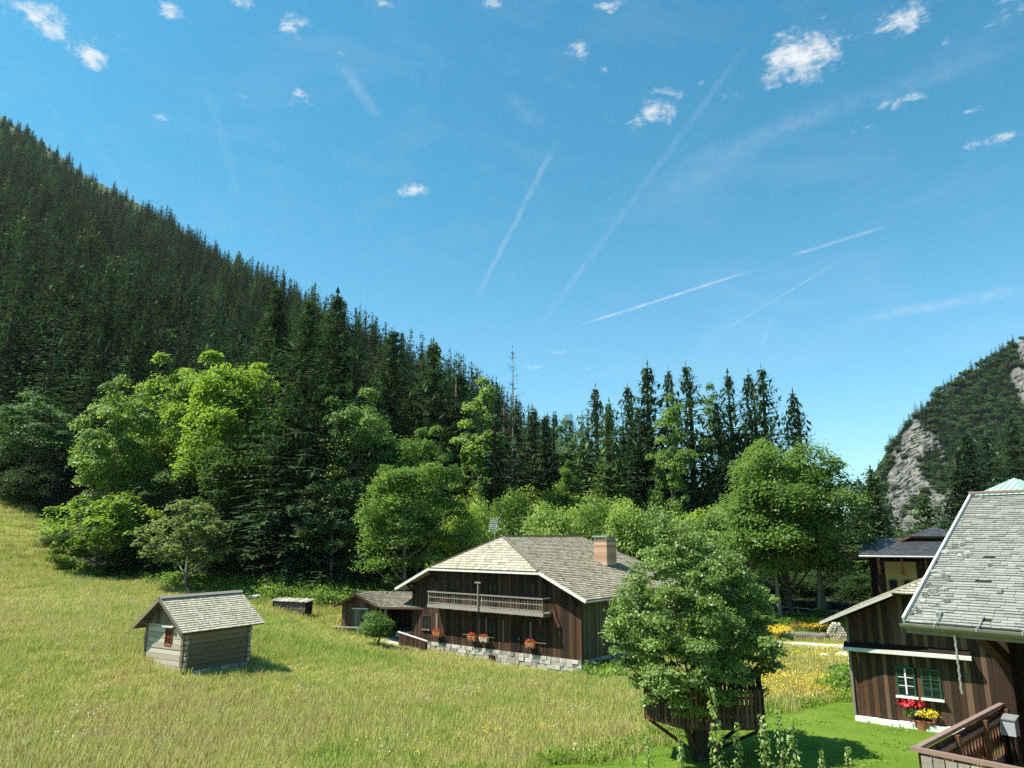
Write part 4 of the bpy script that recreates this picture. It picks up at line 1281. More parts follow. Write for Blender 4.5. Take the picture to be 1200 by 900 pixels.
# ---- slate-roofed chalet beyond the barn ---------------------------------
def slate_chalet():
    o = at(1074, 712, 62); g = tz(o[0], o[1]) - .2
    T = empty('slate_chalet', (o[0], o[1], g), R(-28), 'dark chalet with blue-grey slate roofs and an ochre wall partly behind the barn', 'house')
    top = 9.7 - g
    # main block, set back to the right
    x0, x1, y0, y1 = -3.2, 7.6, 2.0, 11
    cx = 2.0; RZ = top + .65; SL = .42
    za = lambda x: RZ - SL * abs(x - cx)
    m = MB(); planks(m, (x0, y0, 0), (1, 0, 0), x1 - x0, 0, lambda x: min(za(x + x0) - .2, RZ - 1.1), .25, .04, (0, -1, 0)); planks(m, (x0, y1, 0), (0, -1, 0), y1 - y0, 0, lambda x: za(x0) - .2, .25, .04, (-1, 0, 0)); planks(m, (x1, y0, 0), (0, 1, 0), y1 - y0, 0, lambda x: za(x1) - .2, .25, .04, (1, 0, 0)); planks(m, (x0, y1, 0), (1, 0, 0), x1 - x0, 0, lambda x: za(x + x0) - .2, .25, .04, (0, 1, 0))
    m.build('timber_wall', M['black_wood'], T)
    deck = MB(); sh = MB(); E = 6.9; HX = 2.0; Y0 = .7; ya = 3.0; Y1 = y1 + .8; zh = za(cx + HX); ln = math.hypot(1, SL)
    for s in (-1, 1):
        n = Vector((s * SL, 0, 1)).normalized()
        pts = [Vector((cx, ya, RZ)), Vector((cx + s * HX, Y0, zh)), Vector((cx + s * E, Y0, za(cx + E))), Vector((cx + s * E, Y1, za(cx + E))), Vector((cx, Y1, RZ))]
        if (pts[1] - pts[0]).cross(pts[2] - pts[0]).dot(n) < 0: pts.reverse()
        deck.slab(pts, n, .16)
        if s > 0: shingles(sh, (cx + E, 0, za(cx + E)), (0, 1, 0), (-1, 0, SL), [(Y0, 0), (Y1, 0), (Y1, E * ln), (ya, E * ln), (Y0, (E - HX) * ln)], .35, .4, .015, .01)
        else: shingles(sh, (cx - E, 0, za(cx + E)), (0, -1, 0), (1, 0, SL), [(-Y1, 0), (-Y0, 0), (-Y0, (E - HX) * ln), (-ya, E * ln), (-Y1, E * ln)], .35, .4, .015, .01)
    d = Vector((0, ya - Y0, RZ - zh)); deck.slab([Vector((cx - HX, Y0, zh)), Vector((cx + HX, Y0, zh)), Vector((cx, ya, RZ))], Vector((1, 0, 0)).cross(d), .16)
    shingles(sh, (cx, Y0, zh), (1, 0, 0), d, [(-HX, 0), (HX, 0), (0, d.length)], .35, .4, .015, .01)
    rf = deck.build('roof', M['brown_wood'], T); sh.build('slates', M['dark_slate'], rf)
    m = MB(); m.beam((cx + HX, Y0 - .04, zh - .08), (cx + E, Y0 - .04, za(cx + E) - .08), .06, .22); m.build('bargeboard', M['brown_wood'], rf)
    # lower front wing with a lean-to slate roof and the ochre wall
    wx0, wx1, wy = -2.6, 1.2, -1.6
    zt, ze = top - .35, top - 1.75
    m = MB(); m.box(wx0 + .6, wx1 - .9, wy, 1.95, 0, ze - .5); m.build('ochre_wall', M['ochre_plaster'], T)
    m = MB(); planks(m, (wx0 - .02, 1.95, 0), (0, -1, 0), 3.5, 0, lambda x: ze + .1, .25, .04, (-1, 0, 0)); planks(m, (wx0 - .02, wy, 0), (1, 0, 0), .61, 0, lambda x: ze - .4, .2, .04, (0, -1, 0)); planks(m, (wx1 - .88, wy, 0), (1, 0, 0), .9, 0, lambda x: ze - .4, .2, .04, (0, -1, 0)); planks(m, (wx1, wy, 0), (0, 1, 0), 3.5, 0, lambda x: ze - .4, .25, .04, (1, 0, 0)); m.build('side_boards', M['black_wood'], T)
    deck = MB(); sh = MB()
    pts = [Vector((wx0 - 1.2, wy - 1.4, ze)), Vector((wx1 + 1.3, wy - 1.4, ze)), Vector((wx1 + 1.3, 1.9, zt)), Vector((wx0 - 1.2, 1.9, zt))]
    n = Vector((0, -(zt - ze), 3.3 + .2)); deck.slab(pts, n, .16)
    d = pts[3] - pts[0]; shingles(sh, pts[0], (1, 0, 0), d, [(0, 0), (wx1 - wx0 + 2.5, 0), (wx1 - wx0 + 2.5, d.length), (0, d.length)], .35, .4, .015, .01)
    r2 = deck.build('lower_roof', M['brown_wood'], T); sh.build('slates', M['dark_slate'], r2)
    m = MB(); m.tube([(wx0 - 1.2, wy - 1.48, ze - .06), (wx1 + 1.35, wy - 1.48, ze - .06)], .08, 6); m.build('gutter', M['metal'], r2)
    m = MB(); m.tube([(wx1 + 1.3, wy - 1.48, ze - .1), (wx1 + 1.3, wy - 1.3, ze - .9), (wx1 + 1.6, 0, ze - 1.2), (wx1 + 1.6, 1.9, ze - 1.2), (wx1 + 1.6, 1.9, .2)], .06, 6); m.build('downpipe', M['white_metal'], T)
    for x in (-2.4, -.7, 1.0):
        m = MB(); m.beam((x, wy - .04, ze - 1.5), (x, wy - 1.3, ze - .2), .16, .16); m.build('bracket', M['brown_wood'], T)
    for x in (-1.5, -.45):
        window(T, x, ze - 3.3, .5, 1.3, wy - .06, M['brown_wood'], mull=(0, 1))


slate_chalet()


# ---- house with the pale green metal roof, far right ----------------------
def green_roof_house():
    p = at(1192, 585, 60); g = tz(p[0], p[1])
    T = empty('green_roofed_house', (p[0], p[1], g), R(20), 'house with pale green metal pyramid roof showing above the slate roof at right', 'house')
    z = at(1190, 581, 60)[2] - g; zt = at(1187, 560, 60)[2] - g
    m = MB(); m.box(-1.9, 1.9, -1.9, 1.9, -.5, z - .05); m.build('wall', M['grey_planks'], T)
    m = MB(); E = 2.3
    c = [Vector((-E, -E, z)), Vector((E, -E, z)), Vector((E, E, z)), Vector((-E, E, z))]; ap = Vector((0, 0, zt))
    for i in range(4):
        a, b = c[i], c[(i + 1) % 4]
        m.slab([a, b, ap], (b - a).cross(ap - a), .08)
        for k in range(1, 9):
            t = k / 9
            q = a.lerp(b, t); f = 1 - abs(2 * t - 1)
            md = a.lerp(b, .5)
            m.beam(q + Vector((0, 0, .03)), q + (ap - md) * f + Vector((0, 0, .03)), .04, .05)
    m.build('roof', M['copper_green'], T)
    window(T, 0, z - 2.2, .9, 1.2, -1.94, M['white_metal'])


green_roof_house()


# ---- near chalet on the right edge ----------------------------------------
NC_O, NC_A = (9.82, 15.2, 0.0), R(-48)
NC_Z = 5.28


def sawn_board(mb, p, u, x, w, z0, z1, th, n):
    """a balcony board with sawn-out edges that make a row of ornaments with its neighbour"""
    p, u, n = Vector(p), Vector(u), Vector(n)
    prof = [(0, 0), (.10, 0), (.16, .038), (.22, .038), (.28, .0), (.34, 0), (.38, .03), (.43, .05), (.48, .05), (.53, .03), (.57, 0), (.66, 0), (.72, .036), (.78, .036), (.84, 0), (1, 0)]
    k = len(prof)
    vs, fs = [], []
    for o in (0, th):
        for (t, c) in prof:
            z = z0 + (z1 - z0) * t
            vs.append(p + u * (x + c + .003) + n * o + Vector((0, 0, z))); vs.append(p + u * (x + w - c - .003) + n * o + Vector((0, 0, z)))
    b = 2 * k
    for i in range(k - 1):
        a = 2 * i
        fs += [(b + a, b + a + 1, b + a + 3, b + a + 2), (a, a + 2, a + 3, a + 1), (a, b + a, b + a + 2, a + 2), (a + 1, a + 3, b + a + 3, b + a + 1)]
    fs += [(0, 1, b + 1, b), (2 * k - 2, b + 2 * k - 2, b + 2 * k - 1, 2 * k - 1)]
    mb.add(vs, fs)


def near_chalet():
    g = tz(9.7, 15.2)
    o = (NC_O[0], NC_O[1], g)
    T = empty('near_chalet', o, NC_A, 'near dark chalet with grey slate roof and carved balcony cut off by the right edge', 'house')
    F = NC_Z - g                                   # balcony floor height
    XE = 9.0
    ez, ey, rz, ry = 8.06 - g, -3.75, 10.38 - g, .85
    sl = (rz - ez) / (ry - ey)
    X0 = -.36
    m = MB(); planks(m, (0, 0, 0), (1, 0, 0), XE, -.3, lambda x: ez + sl * 3.75 - .3, .24, .05, (0, -1, 0)); m.box(.02, XE, .003, .2, -.3, ez + 1.7, .1)
    planks(m, (0, 4.0, 0), (0, -1, 0), 4.0, -.3, lambda x: min(rz - .25 - sl * max(0, 4 - x - ry), 99) if 4 - x > ry else ez + sl * (4 - x + 3.75) - .25, .24, .05, (-1, 0, 0))
    m.build('timber_wall', M['black_wood'], T)
    deck = MB(); sh = MB()
    n1 = Vector((0, -sl, 1)); n2 = Vector((0, sl, 1))
    deck.slab([(X0, ey, ez), (XE, ey, ez), (XE, ry, rz), (X0, ry, rz)], n1, .14)
    deck.slab([(X0, ry, rz), (XE, ry, rz), (XE, ry + (ry - ey), ez), (X0, ry + (ry - ey), ez)], n2, .14)
    L_ = math.hypot(ry - ey, rz - ez)
    shingles(sh, (0, ey, ez), (1, 0, 0), (0, ry - ey, rz - ez), [(X0, 0), (XE, 0), (XE, L_), (X0, L_)], .088, .19, .008, .008, .8, .012)
    shingles(sh, (0, ry + ry - ey, ez), (-1, 0, 0), (0, -(ry - ey), rz - ez), [(-XE, 0), (-X0, 0), (-X0, L_), (-XE, L_)], .088, .19, .008, .008, .8, .012)
    rf = deck.build('roof', M['black_wood'], T)
    # loose and frost-lifted slates, lichen crusts
    rr = random.Random(12)
    uv = Vector((0, ry - ey, rz - ez)).normalized(); nn = Vector((1, 0, 0)).cross(uv)
    for _ in range(70):
        xx = X0 + (XE - X0) * rr.random() ** 1.6; vv = rr.uniform(.1, L_ - .1)
        if rr.random() < .35: xx = X0 + rr.uniform(.03, .5); vv = rr.uniform(.1, L_ * .6)
        c = Vector((xx, ey, ez)) + uv * vv + nn * .03
        w, h = rr.uniform(.03, .085), rr.uniform(.025, .06)
        a = rr.uniform(-.5, .5)
        du = (Vector((1, 0, 0)) * math.cos(a) + uv * math.sin(a)); dv = nn.cross(du)
        t = rr.uniform(.02, .06)
        sh.add([c - du * w - dv * h, c + du * w - dv * h, c + du * w + dv * h, c - du * w + dv * h, c - du * w * .7 - dv * h * .8 + nn * t, c + du * w * .8 - dv * h * .7 + nn * t, c + du * w * .7 + dv * h * .8 + nn * t * .4, c - du * w * .8 + dv * h * .7 + nn * t * .5],
               [(4, 5, 6, 7), (0, 1, 5, 4), (1, 2, 6, 5), (2, 3, 7, 6), (3, 0, 4, 7)], rr.choice([.3, .6, .9, 1.2]))
    sh.build('slates', M['slate'], rf)
    m = MB(); m.beam((X0 - .03, ey, ez + .03), (X0 - .03, ry, rz + .03), .035, .10); m.beam((X0 - .04, ry, rz + .02), (X0 - .04, ry + (ry - ey), ez + .02), .05, .13); m.build('verge_flashing', M['white_metal'], rf)
    m = MB(); m.beam((X0 - .05, ry, rz + .06), (XE, ry, rz + .06), .26, .05); m.build('ridge_cap', M['rail_wood'], rf)
    m = MB(); m.beam((X0, ey - .01, ez - .10), (XE, ey - .01, ez - .10), .04, .16); m.build('fascia', M['gutter_metal'], rf)
    # half-round gutter with hooks
    gm = MB(); seg = 8; r0 = .085; yc, zc = ey - .12, ez - .015
    vs = []; fs = []
    for xx in (X0 - .03, XE):
        for rr_ in (r0, r0 - .012):
            for k in range(seg + 1):
                t = math.pi + math.pi * k / seg
                vs.append((xx, yc + rr_ * math.cos(t), zc + rr_ * math.sin(t)))
    q = seg + 1
    for k in range(seg):
        fs += [(k, k + 1, 2 * q + k + 1, 2 * q + k), (q + k, 3 * q + k, 3 * q + k + 1, q + k + 1), (k, q + k, q + k + 1, k + 1)]
    fs += [(0, 2 * q, 3 * q, q), (seg, q + seg, 3 * q + seg, 2 * q + seg)]
    gm.add(vs, fs); gm.build('gutter', M['gutter_metal'], rf)
    for i in range(9):
        m = MB(); x = .15 + i * .62
        m.tube([(x, ey + .25, ez + .19), (x, ey - .02, ez + .045), (x, yc - .02, zc + .02), (x, yc - .092, zc + .02), (x, yc - .092, zc - .03)], .011, 5); m.build('gutter_hook', M['metal'], rf)
    m = MB()
    for i in range(12):
        x = .2 + i * .75; m.beam((x, ey + .12, ez - .13), (x, ry - .1, rz - .30), .10, .14)
    m.build('rafter', M['black_wood'], rf)
    for x in (.12, 4.5):
        m = MB(); m.beam((x, -.06, F + 1.75), (x, -2.9, ez + .22), .2, .2); m.beam((x, -.06, ez + .4), (x, -3.3, ez + .02), .2, .2); m.build('eave_bracket', M['dark_planks'], T)
    m = MB(); m.box(-.06, .22, -.3, -.052, -.3, ez + 1.75); m.build('corner_post', M['dark_planks'], T)
    # balcony
    BD = 4.75
    m = MB()
    for i in range(30): m.box(.0 + .02, XE, -BD + i * .158, -BD + i * .158 + .15, F - .05, F)
    m.box(.02, XE, -BD, -.3, F - .25, F - .055)
    bal = m.build('balcony', M['deck'], T)
    m = MB(); w = .17; k = 0
    x = .04
    while x < XE: sawn_board(m, (0, -BD - .03, 0), (1, 0, 0), x, w - .012, F - .28, F + .93, .028, (0, -1, 0)); x += w
    m.build('front_boards', M['grey_wood'], bal)
    m = MB(); x = .04
    while x < BD - .4: sawn_board(m, (-.03, -BD, 0), (0, 1, 0), x, w - .012, F - .28, F + .93, .028, (1, 0, 0)); x += w
    m.build('side_boards', M['brown_wood'], bal)
    m = MB(); m.beam((-.10, -BD - .03, F + 1.0), (XE, -BD - .03, F + 1.0), .09, .06); m.beam((-.03, -BD + .03, F + 1.0), (-.03, -.3, F + 1.0), .09, .06)
    m.build('handrail', M['rail_wood'], bal)
    m = MB(); m.box(.03, XE, -BD + .0, -BD + .05, F + .80, F + .88); m.box(.0, .05, -BD + .06, -.32, F + .78, F + .86); m.box(.0, .05, -BD + .06, -.32, F + .1, F + .2)
    m.build('inner_rail', M['rail_wood'], bal)
    for yy in (-BD + .1, -3.2, -1.7, -.4):
        m = MB(); m.box(.01, .10, yy - .05, yy + .05, F + .001, F + .95); m.build('post', M['brown_wood'], bal)
    for x in (.2, 4.2, 8.2):
        m = MB(); m.box(x - .1, x + .1, -BD + .15, -BD + .35, -.4, F - .25); m.build('support_post', M['brown_wood'], bal)
    # a covered chest standing on the balcony
    q = loc3(o, NC_A, (.17, -.70, F))
    c = empty('garden_box', q, NC_A, 'small grey lidded box on legs on the near balcony beside the dark corner post', 'box')
    m = MB(); m.box(-.12, .12, -.13, .13, .56, .83); m.build('box', M['grey_cover'], c)
    m = MB(); m.slab([(-.14, -.15, .85), (.14, -.15, .85), (.14, .15, .90), (-.14, .15, .90)], (0, -.18, 1), .02); m.build('lid', M['metal'], c)
    for sx in (-.09, .09):
        m = MB(); m.box(sx - .02, sx + .02, -.11, .11, 0, .559); m.build('leg', M['black_wood'], c)
    # rain chain under the gutter
    q = loc3(o, NC_A, (.42, ey - .12, ez - .1))
    m = MB()
    for i in range(14): m.tube([(0, 0, -.03 - i * .065), (.008 if i % 2 else 0, 0 if i % 2 else .008, -.088 - i * .065)], [.017, .017], 6)
    ob = m.build('rain_chain', M['metal'], None, q)
    tag(ob, 'thin metal rain chain hanging from the gutter of the near slate roof', 'rain chain')


near_chalet()


# ---- log, rock and fence by the road ---------------------------------------
def road_things():
    a = ground_at(921, 750.5); b = ground_at(973, 752.5)
    m = MB(); pa, pb = Vector((a[0], a[1] + .4, a[2] + .3)), Vector((b[0], b[1] + .4, b[2] + .3))
    pts = [pa.lerp(pb, i / 9) + Vector((0, rnd.uniform(-.05, .05), rnd.uniform(-.03, .03))) for i in range(10)]
    o = m.tube(pts, [.30 + rnd.uniform(-.03, .04) for _ in pts], 12); ob = m.build('fallen_log', M['pale_bark'], None, None, True)
    tag(ob, 'long grey log lying beside the gravel road under the trees', 'log')
    p = ground_at(987, 753)
    T = empty('woodpile', (p[0], p[1] + .6, tz(p[0], p[1] + .6)), R(-20), 'rounded heap of split firewood between the grey log and the barn', 'woodpile')
    m = MB(); rr = random.Random(9)
    for k in range(7):
        n = 9 - k
        for i in range(n):
            x = (i - n / 2) * .22; m.tube([(x, -.5 - rr.uniform(0, .1), .12 + k * .19), (x + rr.uniform(-.05, .05), .5, .12 + k * .19)], .105, 6)
    m.build('split_logs', M['beam_wood'], T)
    for i, (px, py, s, lab) in enumerate([(988, 773, .5, 'biggest white boulder in the grass by the road'), (966, 772, .32, 'small white boulder left of the biggest one by the road'), (1000, 777, .4, 'white boulder by the road next to the barn wall')]):
        p = ground_at(px, py)
        bm = bpy.data.meshes.new('boulder')
        m = MB(); m.ball((0, 0, .1), (s * 1.3, s, s * .8), 12, 8, jit=.12)
        ob = m.build('boulder', M['white_wash'], None, p); tag(ob, lab, 'boulder', 'white boulders by the road')
    # rail fence in the shade behind the round tree
    a = at(872, 706, 73); b = at(1004, 699, 66)
    za, zb = tz(a[0], a[1]), tz(b[0], b[1])
    T = empty('rail_fence', (a[0], a[1], za), 0, 'low wooden rail fence in the shade behind the round tree', 'fence')
    dx, dy, dz = b[0] - a[0], b[1] - a[1], zb - za
    for h in (.55, 1.05):
        m = MB(); m.beam((0, 0, h), (dx, dy, dz + h), .07, .1); m.build('rail', M['grey_wood'], T)
    for i in range(7):
        t = i / 6; m = MB(); m.box(dx * t - .06, dx * t + .06, dy * t + .05, dy * t + .17, dz * t - .3, dz * t + 1.2); m.build('post', M['grey_wood'], T)


road_things()
# ------------------------------------------------------------------ trees
def spruce_arrays(H, Rad, levels, nbr, ntw, tl, tw, seed, sparse=0.0, droop=0.35, hang=0):
    rng = np.random.default_rng(seed)
    Vs, ts = [], []
    lean = rng.normal(0, .06, 8)
    for i in range(levels):
        fr = (i + rng.uniform(-.4, .4)) / levels
        fr = min(max(fr, 0), .985)
        h = H * (.05 + .95 * fr)
        Lm = 1.18 * Rad * ((1 - fr) ** .80 * (1 + .10 * math.sin(fr * 17 + seed)) + .014)
        if fr < .12: Lm *= .75 + 2 * fr
        nb = max(3, int(nbr * (1 - fr * .45)))
        az = rng.uniform(0, 6.283) + np.arange(nb) * 6.283 / nb + rng.uniform(-.35, .35, nb)
        keep = rng.random(nb) > sparse
        az = az[keep]; nb = len(az)
        if nb == 0: continue
        L = Lm * rng.uniform(.68, 1.12, nb)
        e = math.tan(math.radians(-16 + 46 * fr)) + rng.uniform(-.10, .10, nb)
        u = np.stack([np.cos(az), np.sin(az), np.zeros(nb)], -1)
        sd = np.stack([-np.sin(az), np.cos(az), np.zeros(nb)], -1)
        m = max(2, int(ntw * (0.35 + .65 * (1 - fr))))
        s = np.linspace(.10, 1.0, m)[None, :] + rng.uniform(-.04, .04, (nb, m))
        x = s * L[:, None]
        dz = e[:, None] * x - droop * (1 - fr * .8) * x * x / (Rad + .01) * 1.0 + .22 * np.maximum(s - .6, 0) * L[:, None]
        P = u[:, None] * x[..., None]; P[..., 2] = h + dz
        for side in (-1, 1):
            a = rng.uniform(.55, 1.0, (nb, m))
            l = tl * (1 - .45 * s) * (1 - .68 * fr) * rng.uniform(.7, 1.25, (nb, m))
            d = u[:, None] * np.cos(a)[..., None] + sd[:, None] * (side * np.sin(a))[..., None]
            d[..., 2] += rng.uniform(-.55, -.02, (nb, m))
            w = np.cross(d, np.array([0, 0, 1.0])); w /= np.linalg.norm(w, axis=-1)[..., None] + 1e-9
            w[..., 2] += rng.uniform(-.6, .6, (nb, m))
            l = l[..., None]
            q = np.stack([P, P + d * l * .45 + w * tw * .5 * l, P + d * l, P + d * l * .45 - w * tw * .5 * l], 2)
            Vs.append(q.reshape(-1, 3)); ts.append(np.repeat(rng.uniform(0, .45, nb), m) + rng.uniform(0, .5, nb * m) * 1.0)
        if hang:
            k = rng.random((nb, m)) < hang
            Pq = P[k]; n = len(Pq)
            if n:
                l = (tl * rng.uniform(.5, 1.1, n))[:, None]
                d = rng.normal(0, .25, (n, 3)); d[:, 2] = -1
                w = np.stack([rng.normal(size=n), rng.normal(size=n), np.zeros(n)], -1); w /= np.linalg.norm(w, axis=1)[:, None]
                q = np.stack([Pq, Pq + d * l * .45 + w * tw * .4 * l, Pq + d * l, Pq + d * l * .45 - w * tw * .4 * l], 1)
                Vs.append(q.reshape(-1, 3)); ts.append(rng.uniform(0, .7, n))
    # leader
    n = 5; z = np.linspace(.93, 1.0, n) * H
    P = np.zeros((n, 3)); P[:, 2] = z
    w = rng.normal(size=(n, 3)); w[:, 2] = .6
    q = np.stack([P, P + w * .05, P + np.array([0, 0, H * .03]), P - w * .05], 1)
    Vs.append(q.reshape(-1, 3)); ts.append(np.full(n, .4))
    V = np.concatenate(Vs); F = np.arange(len(V)).reshape(-1, 4)
    k = V[:, 2] / H
    V[:, 0] += np.sin(k * 3 + seed) * .15; V[:, 1] += np.cos(k * 2.4 + seed) * .15
    return V, F, np.concatenate(ts)


def trunk_mesh(name, H, r, mat, seed, lean=0.3, top=0.02, limbs=(), seg=8):
    rr = random.Random(seed)
    m = MB()
    pts = []; ph = rr.uniform(0, 6)
    for i in range(9):
        t = i / 8
        pts.append((math.sin(t * 2.2 + ph) * lean - math.sin(ph) * lean, math.cos(t * 1.9 + ph) * lean - math.cos(ph) * lean, -1.0 + t * (H + 1.0)))
    rad = [r * 1.35 * (1 if i else 1.15) * (1 - i / 8) ** .8 + top for i in range(9)]
    m.tube(pts, rad, seg, .5)
    for c in limbs:
        c = Vector(c)
        z0 = max(H * .22, min(H * .85, c.z - (abs(c.x) + abs(c.y)) * .75))
        t = (z0 + 1) / (H + 1); k = min(7, int(t * 8)); f = t * 8 - k
        b = Vector(pts[k]).lerp(Vector(pts[k + 1]), f)
        mid = b.lerp(c, .55) + Vector((0, 0, -.08 * (c - b).length))
        r0 = min(rad[k] * .55, .22)
        m.tube([b, b.lerp(mid, .5) + Vector((0, 0, -.04 * (c - b).length)), mid, c], [r0, r0 * .75, r0 * .5, r0 * .15], 6, .5)
    me = bpy.data.meshes.new(name)
    me.from_pydata(m.v, [], m.f)
    a = me.attributes.new('tint', 'FLOAT', 'FACE'); a.data.foreach_set('value', np.asarray(m.t, np.float32))
    me.polygons.foreach_set('use_smooth', [True] * len(me.polygons)); me.update(); me.materials.append(mat)
    return me


def broad_arrays(Wd, z0, z1, nclump, nleaf, size, seed, shape='oval', flat=.84, inner=.12, rc=(.11, .19)):
    """leaf clumps through the crown; returns arrays and the clump centres"""
    rng = np.random.default_rng(seed)
    Hc = z1 - z0; zc = (z0 + z1) / 2
    d = rng.normal(size=(nclump * 3, 3)); d /= np.linalg.norm(d, axis=1)[:, None]
    d = d[d[:, 2] > -.85][:nclump]
    n = len(d)
    lob = 1 + .22 * np.sin(3 * np.arctan2(d[:, 1], d[:, 0]) + seed) + .17 * np.sin(5 * d[:, 2] * 2 + seed * 1.7)
    rr = (rng.uniform(.35, 1, n) ** .55) * lob
    t = (d[:, 2] * rr + 1) / 2
    if shape == 'cone': wsc = np.clip(1.35 - 1.05 * t, .2, 1.1)
    elif shape == 'egg': wsc = np.clip(1.12 - .55 * np.maximum(t - .45, 0) * 1.6, .3, 1.1)
    elif shape == 'dome': wsc = np.where(t < .4, 1.05, 1.0)
    else: wsc = np.ones(n)
    rcl = (rc[0] * .75 + (rc[1] - rc[0] * .75) * rng.uniform(0, 1, n) ** 1.4) * min(Wd, Hc * 1.1)
    rr = np.minimum(rr, 1.12); rz_ = np.minimum(rr, 1.0)
    C = np.stack([d[:, 0] * rr * wsc * (Wd / 2 - rcl * .55), d[:, 1] * rr * wsc * (Wd / 2 - rcl * .55), zc + d[:, 2] * rz_ * (Hc / 2 - rcl * .5)], -1)
    k = rng.integers(0, n, nclump * nleaf)
    v = rng.normal(size=(len(k), 3)); v /= np.linalg.norm(v, axis=1)[:, None]
    v[:, 2] = np.where(v[:, 2] < -.25, -v[:, 2] * .6, v[:, 2])
    rad = np.where(rng.random(len(k)) < inner, rng.uniform(.1, .8, len(k)), rng.uniform(.72, 1.12, len(k)))
    # ragged sprays on the rim of each clump
    spr = rng.random(len(k)) < .15
    rad = np.where(spr, rng.uniform(1.05, 1.4, len(k)), rad)
    P = C[k] + v * rad[:, None] * rcl[k][:, None] * np.array([1, 1, flat])
    P[:, 2] -= .12 * rcl[k] * rad ** 2
    nr = v * .5 + np.array([-.25, -.1, .95]) + rng.normal(0, .36, (len(k), 3))
    sz = size * rng.uniform(.65, 1.3, len(k))
    V, F = leaf_quads(P, nr, sz, .62, rng)
    tint = rng.uniform(0, .55, n)[k] + rng.uniform(0, .45, len(k))
    return V, F, tint, C


PROTO = {}


def make_broad(key, Wd, z0, z1, ncl, nlf, size, seed, shape, mat, bark='bark', trunk_r=.22, flat=.84, rc=(.11, .19), inner=.12, extra=None):
    V, F, t, C = broad_arrays(Wd, z0, z1, ncl, nlf, size, seed, shape, flat, inner, rc)
    if extra is not None:
        V2, F2, t2, C2 = extra; F = np.concatenate([F, F2 + len(V)]); V = np.concatenate([V, V2]); t = np.concatenate([t, t2]); C = np.concatenate([C, C2])
    cr = np_mesh(key + '_crown', V, F, [M[mat]], tint=t)
    rr = np.random.default_rng(seed)
    lim = C[rr.choice(len(C), min(13, len(C)), replace=False)]
    tr = trunk_mesh(key + '_trunk', z0 + (z1 - z0) * .72, trunk_r, M[bark], seed, .25, .03, lim)
    PROTO[key] = (tr, cr, Wd, z1)


def variant(key, new, mat):
    tr, cr, w, h = PROTO[key]
    c2 = cr.copy(); c2.materials.clear(); c2.materials.append(M[mat]); PROTO[new] = (tr, c2, w, h)


# prototypes: trunk mesh, crown mesh, crown width, height
for i, (h, r, sd) in enumerate([(25, 3.6, 1), (25, 3.1, 2), (25, 4.0, 3), (25, 2.7, 4)]):
    V, F, t = spruce_arrays(h, r, 62, 10, 13, .95, .34, sd, .10, .42, .35)
    PROTO['spruce%d' % i] = (trunk_mesh('spruce_trunk', h * .97, .26, M['bark'], sd, .1), np_mesh('spruce_crown', V, F, [M['needles_near']], tint=t), r * 2, h)
variant('spruce1', 'spruce_light', 'needles_light')
V, F, t = spruce_arrays(25, 3.4, 34, 8, 16, .75, .22, 7, .15, .5, .05)
PROTO['spruce_dead'] = (trunk_mesh('dead_spruce_trunk', 24.6, .15, M['pale_bark'], 7, .1), np_mesh('dead_spruce_crown', V, F, [M['needles_brown']], tint=t), 6.6, 25)
V, F, t = spruce_arrays(25, 3.2, 34, 7, 9, 1.0, .3, 8, .2, .45, .3)
PROTO['spruce_brown'] = (PROTO['spruce_dead'][0], np_mesh('brown_spruce_crown', V, F, [M['needles_brown']], tint=t), 6.4, 25)
make_broad('ash', 10, 3, 19, 70, 300, .36, 21, 'egg', 'leaf_bright', 'pale_bark', .2)
make_broad('ash_b', 11, 2.5, 19, 80, 300, .36, 22, 'oval', 'leaf_bright', 'pale_bark', .22)
make_broad('maple', 12, 1.5, 18, 95, 300, .36, 23, 'egg', 'leaf_mid', 'pale_bark', .22, .8)
make_broad('maple_b', 12, 1.2, 17, 85, 300, .36, 24, 'dome', 'leaf_dark', 'bark', .22)
variant('ash', 'ash_green', 'leaf_green'); variant('ash_b', 'ash_b_green', 'leaf_green')
make_broad('tall_ash', 7, 2, 22, 60, 270, .34, 25, 'oval', 'leaf_green', 'pale_bark', .18)
variant('ash_b', 'ash_mid', 'leaf_mid'); variant('maple', 'maple_grey', 'leaf_grey'); variant('ash', 'ash_dark', 'leaf_dark'); variant('tall_ash', 'tall_mid', 'leaf_mid'); variant('maple_b', 'dome_mid', 'leaf_mid')
make_broad('shrub', 6, .2, 6.5, 44, 260, .26, 31, 'egg', 'leaf_willow', 'bark', .08, .75, (.16, .26))
make_broad('shrub_b', 7, .1, 6, 50, 260, .26, 32, 'dome', 'leaf_willow', 'bark', .08, .75, (.16, .26))
variant('shrub_b', 'shrub_shaded', 'leaf_shaded'); variant('maple_b', 'maple_shaded', 'leaf_shaded2'); make_broad('low_tree', 9, .7, 8, 90, 190, .30, 35, 'oval', 'leaf_green', 'pale_bark', .12, .85, (.07, .16)); make_broad('low_grey', 6, 1.2, 8, 70, 180, .26, 36, 'egg', 'leaf_grey', 'pale_bark', .11, .9, (.08, .17)); variant('shrub', 'shrub_grey', 'leaf_grey'); variant('shrub_b', 'shrub_mid', 'leaf_mid')
make_broad('round_tree', 14, 1.6, 16.5, 270, 250, .33, 44, 'dome', 'leaf_mid', 'bark', .22, .8, (.09, .16), .1)
make_broad('bush', 2.6, .5, 3.0, 34, 190, .15, 51, 'oval', 'leaf_mid', 'bark', .06, .8, (.2, .3))


def px_to_x(px, Y, z): return (px - 600) / FOC * (Y * math.cos(PITCH) + (z - CAMH) * math.sin(PITCH))


def width_m(wpx, Y): return wpx / FOC * Y * 1.02


TREE_N = 0


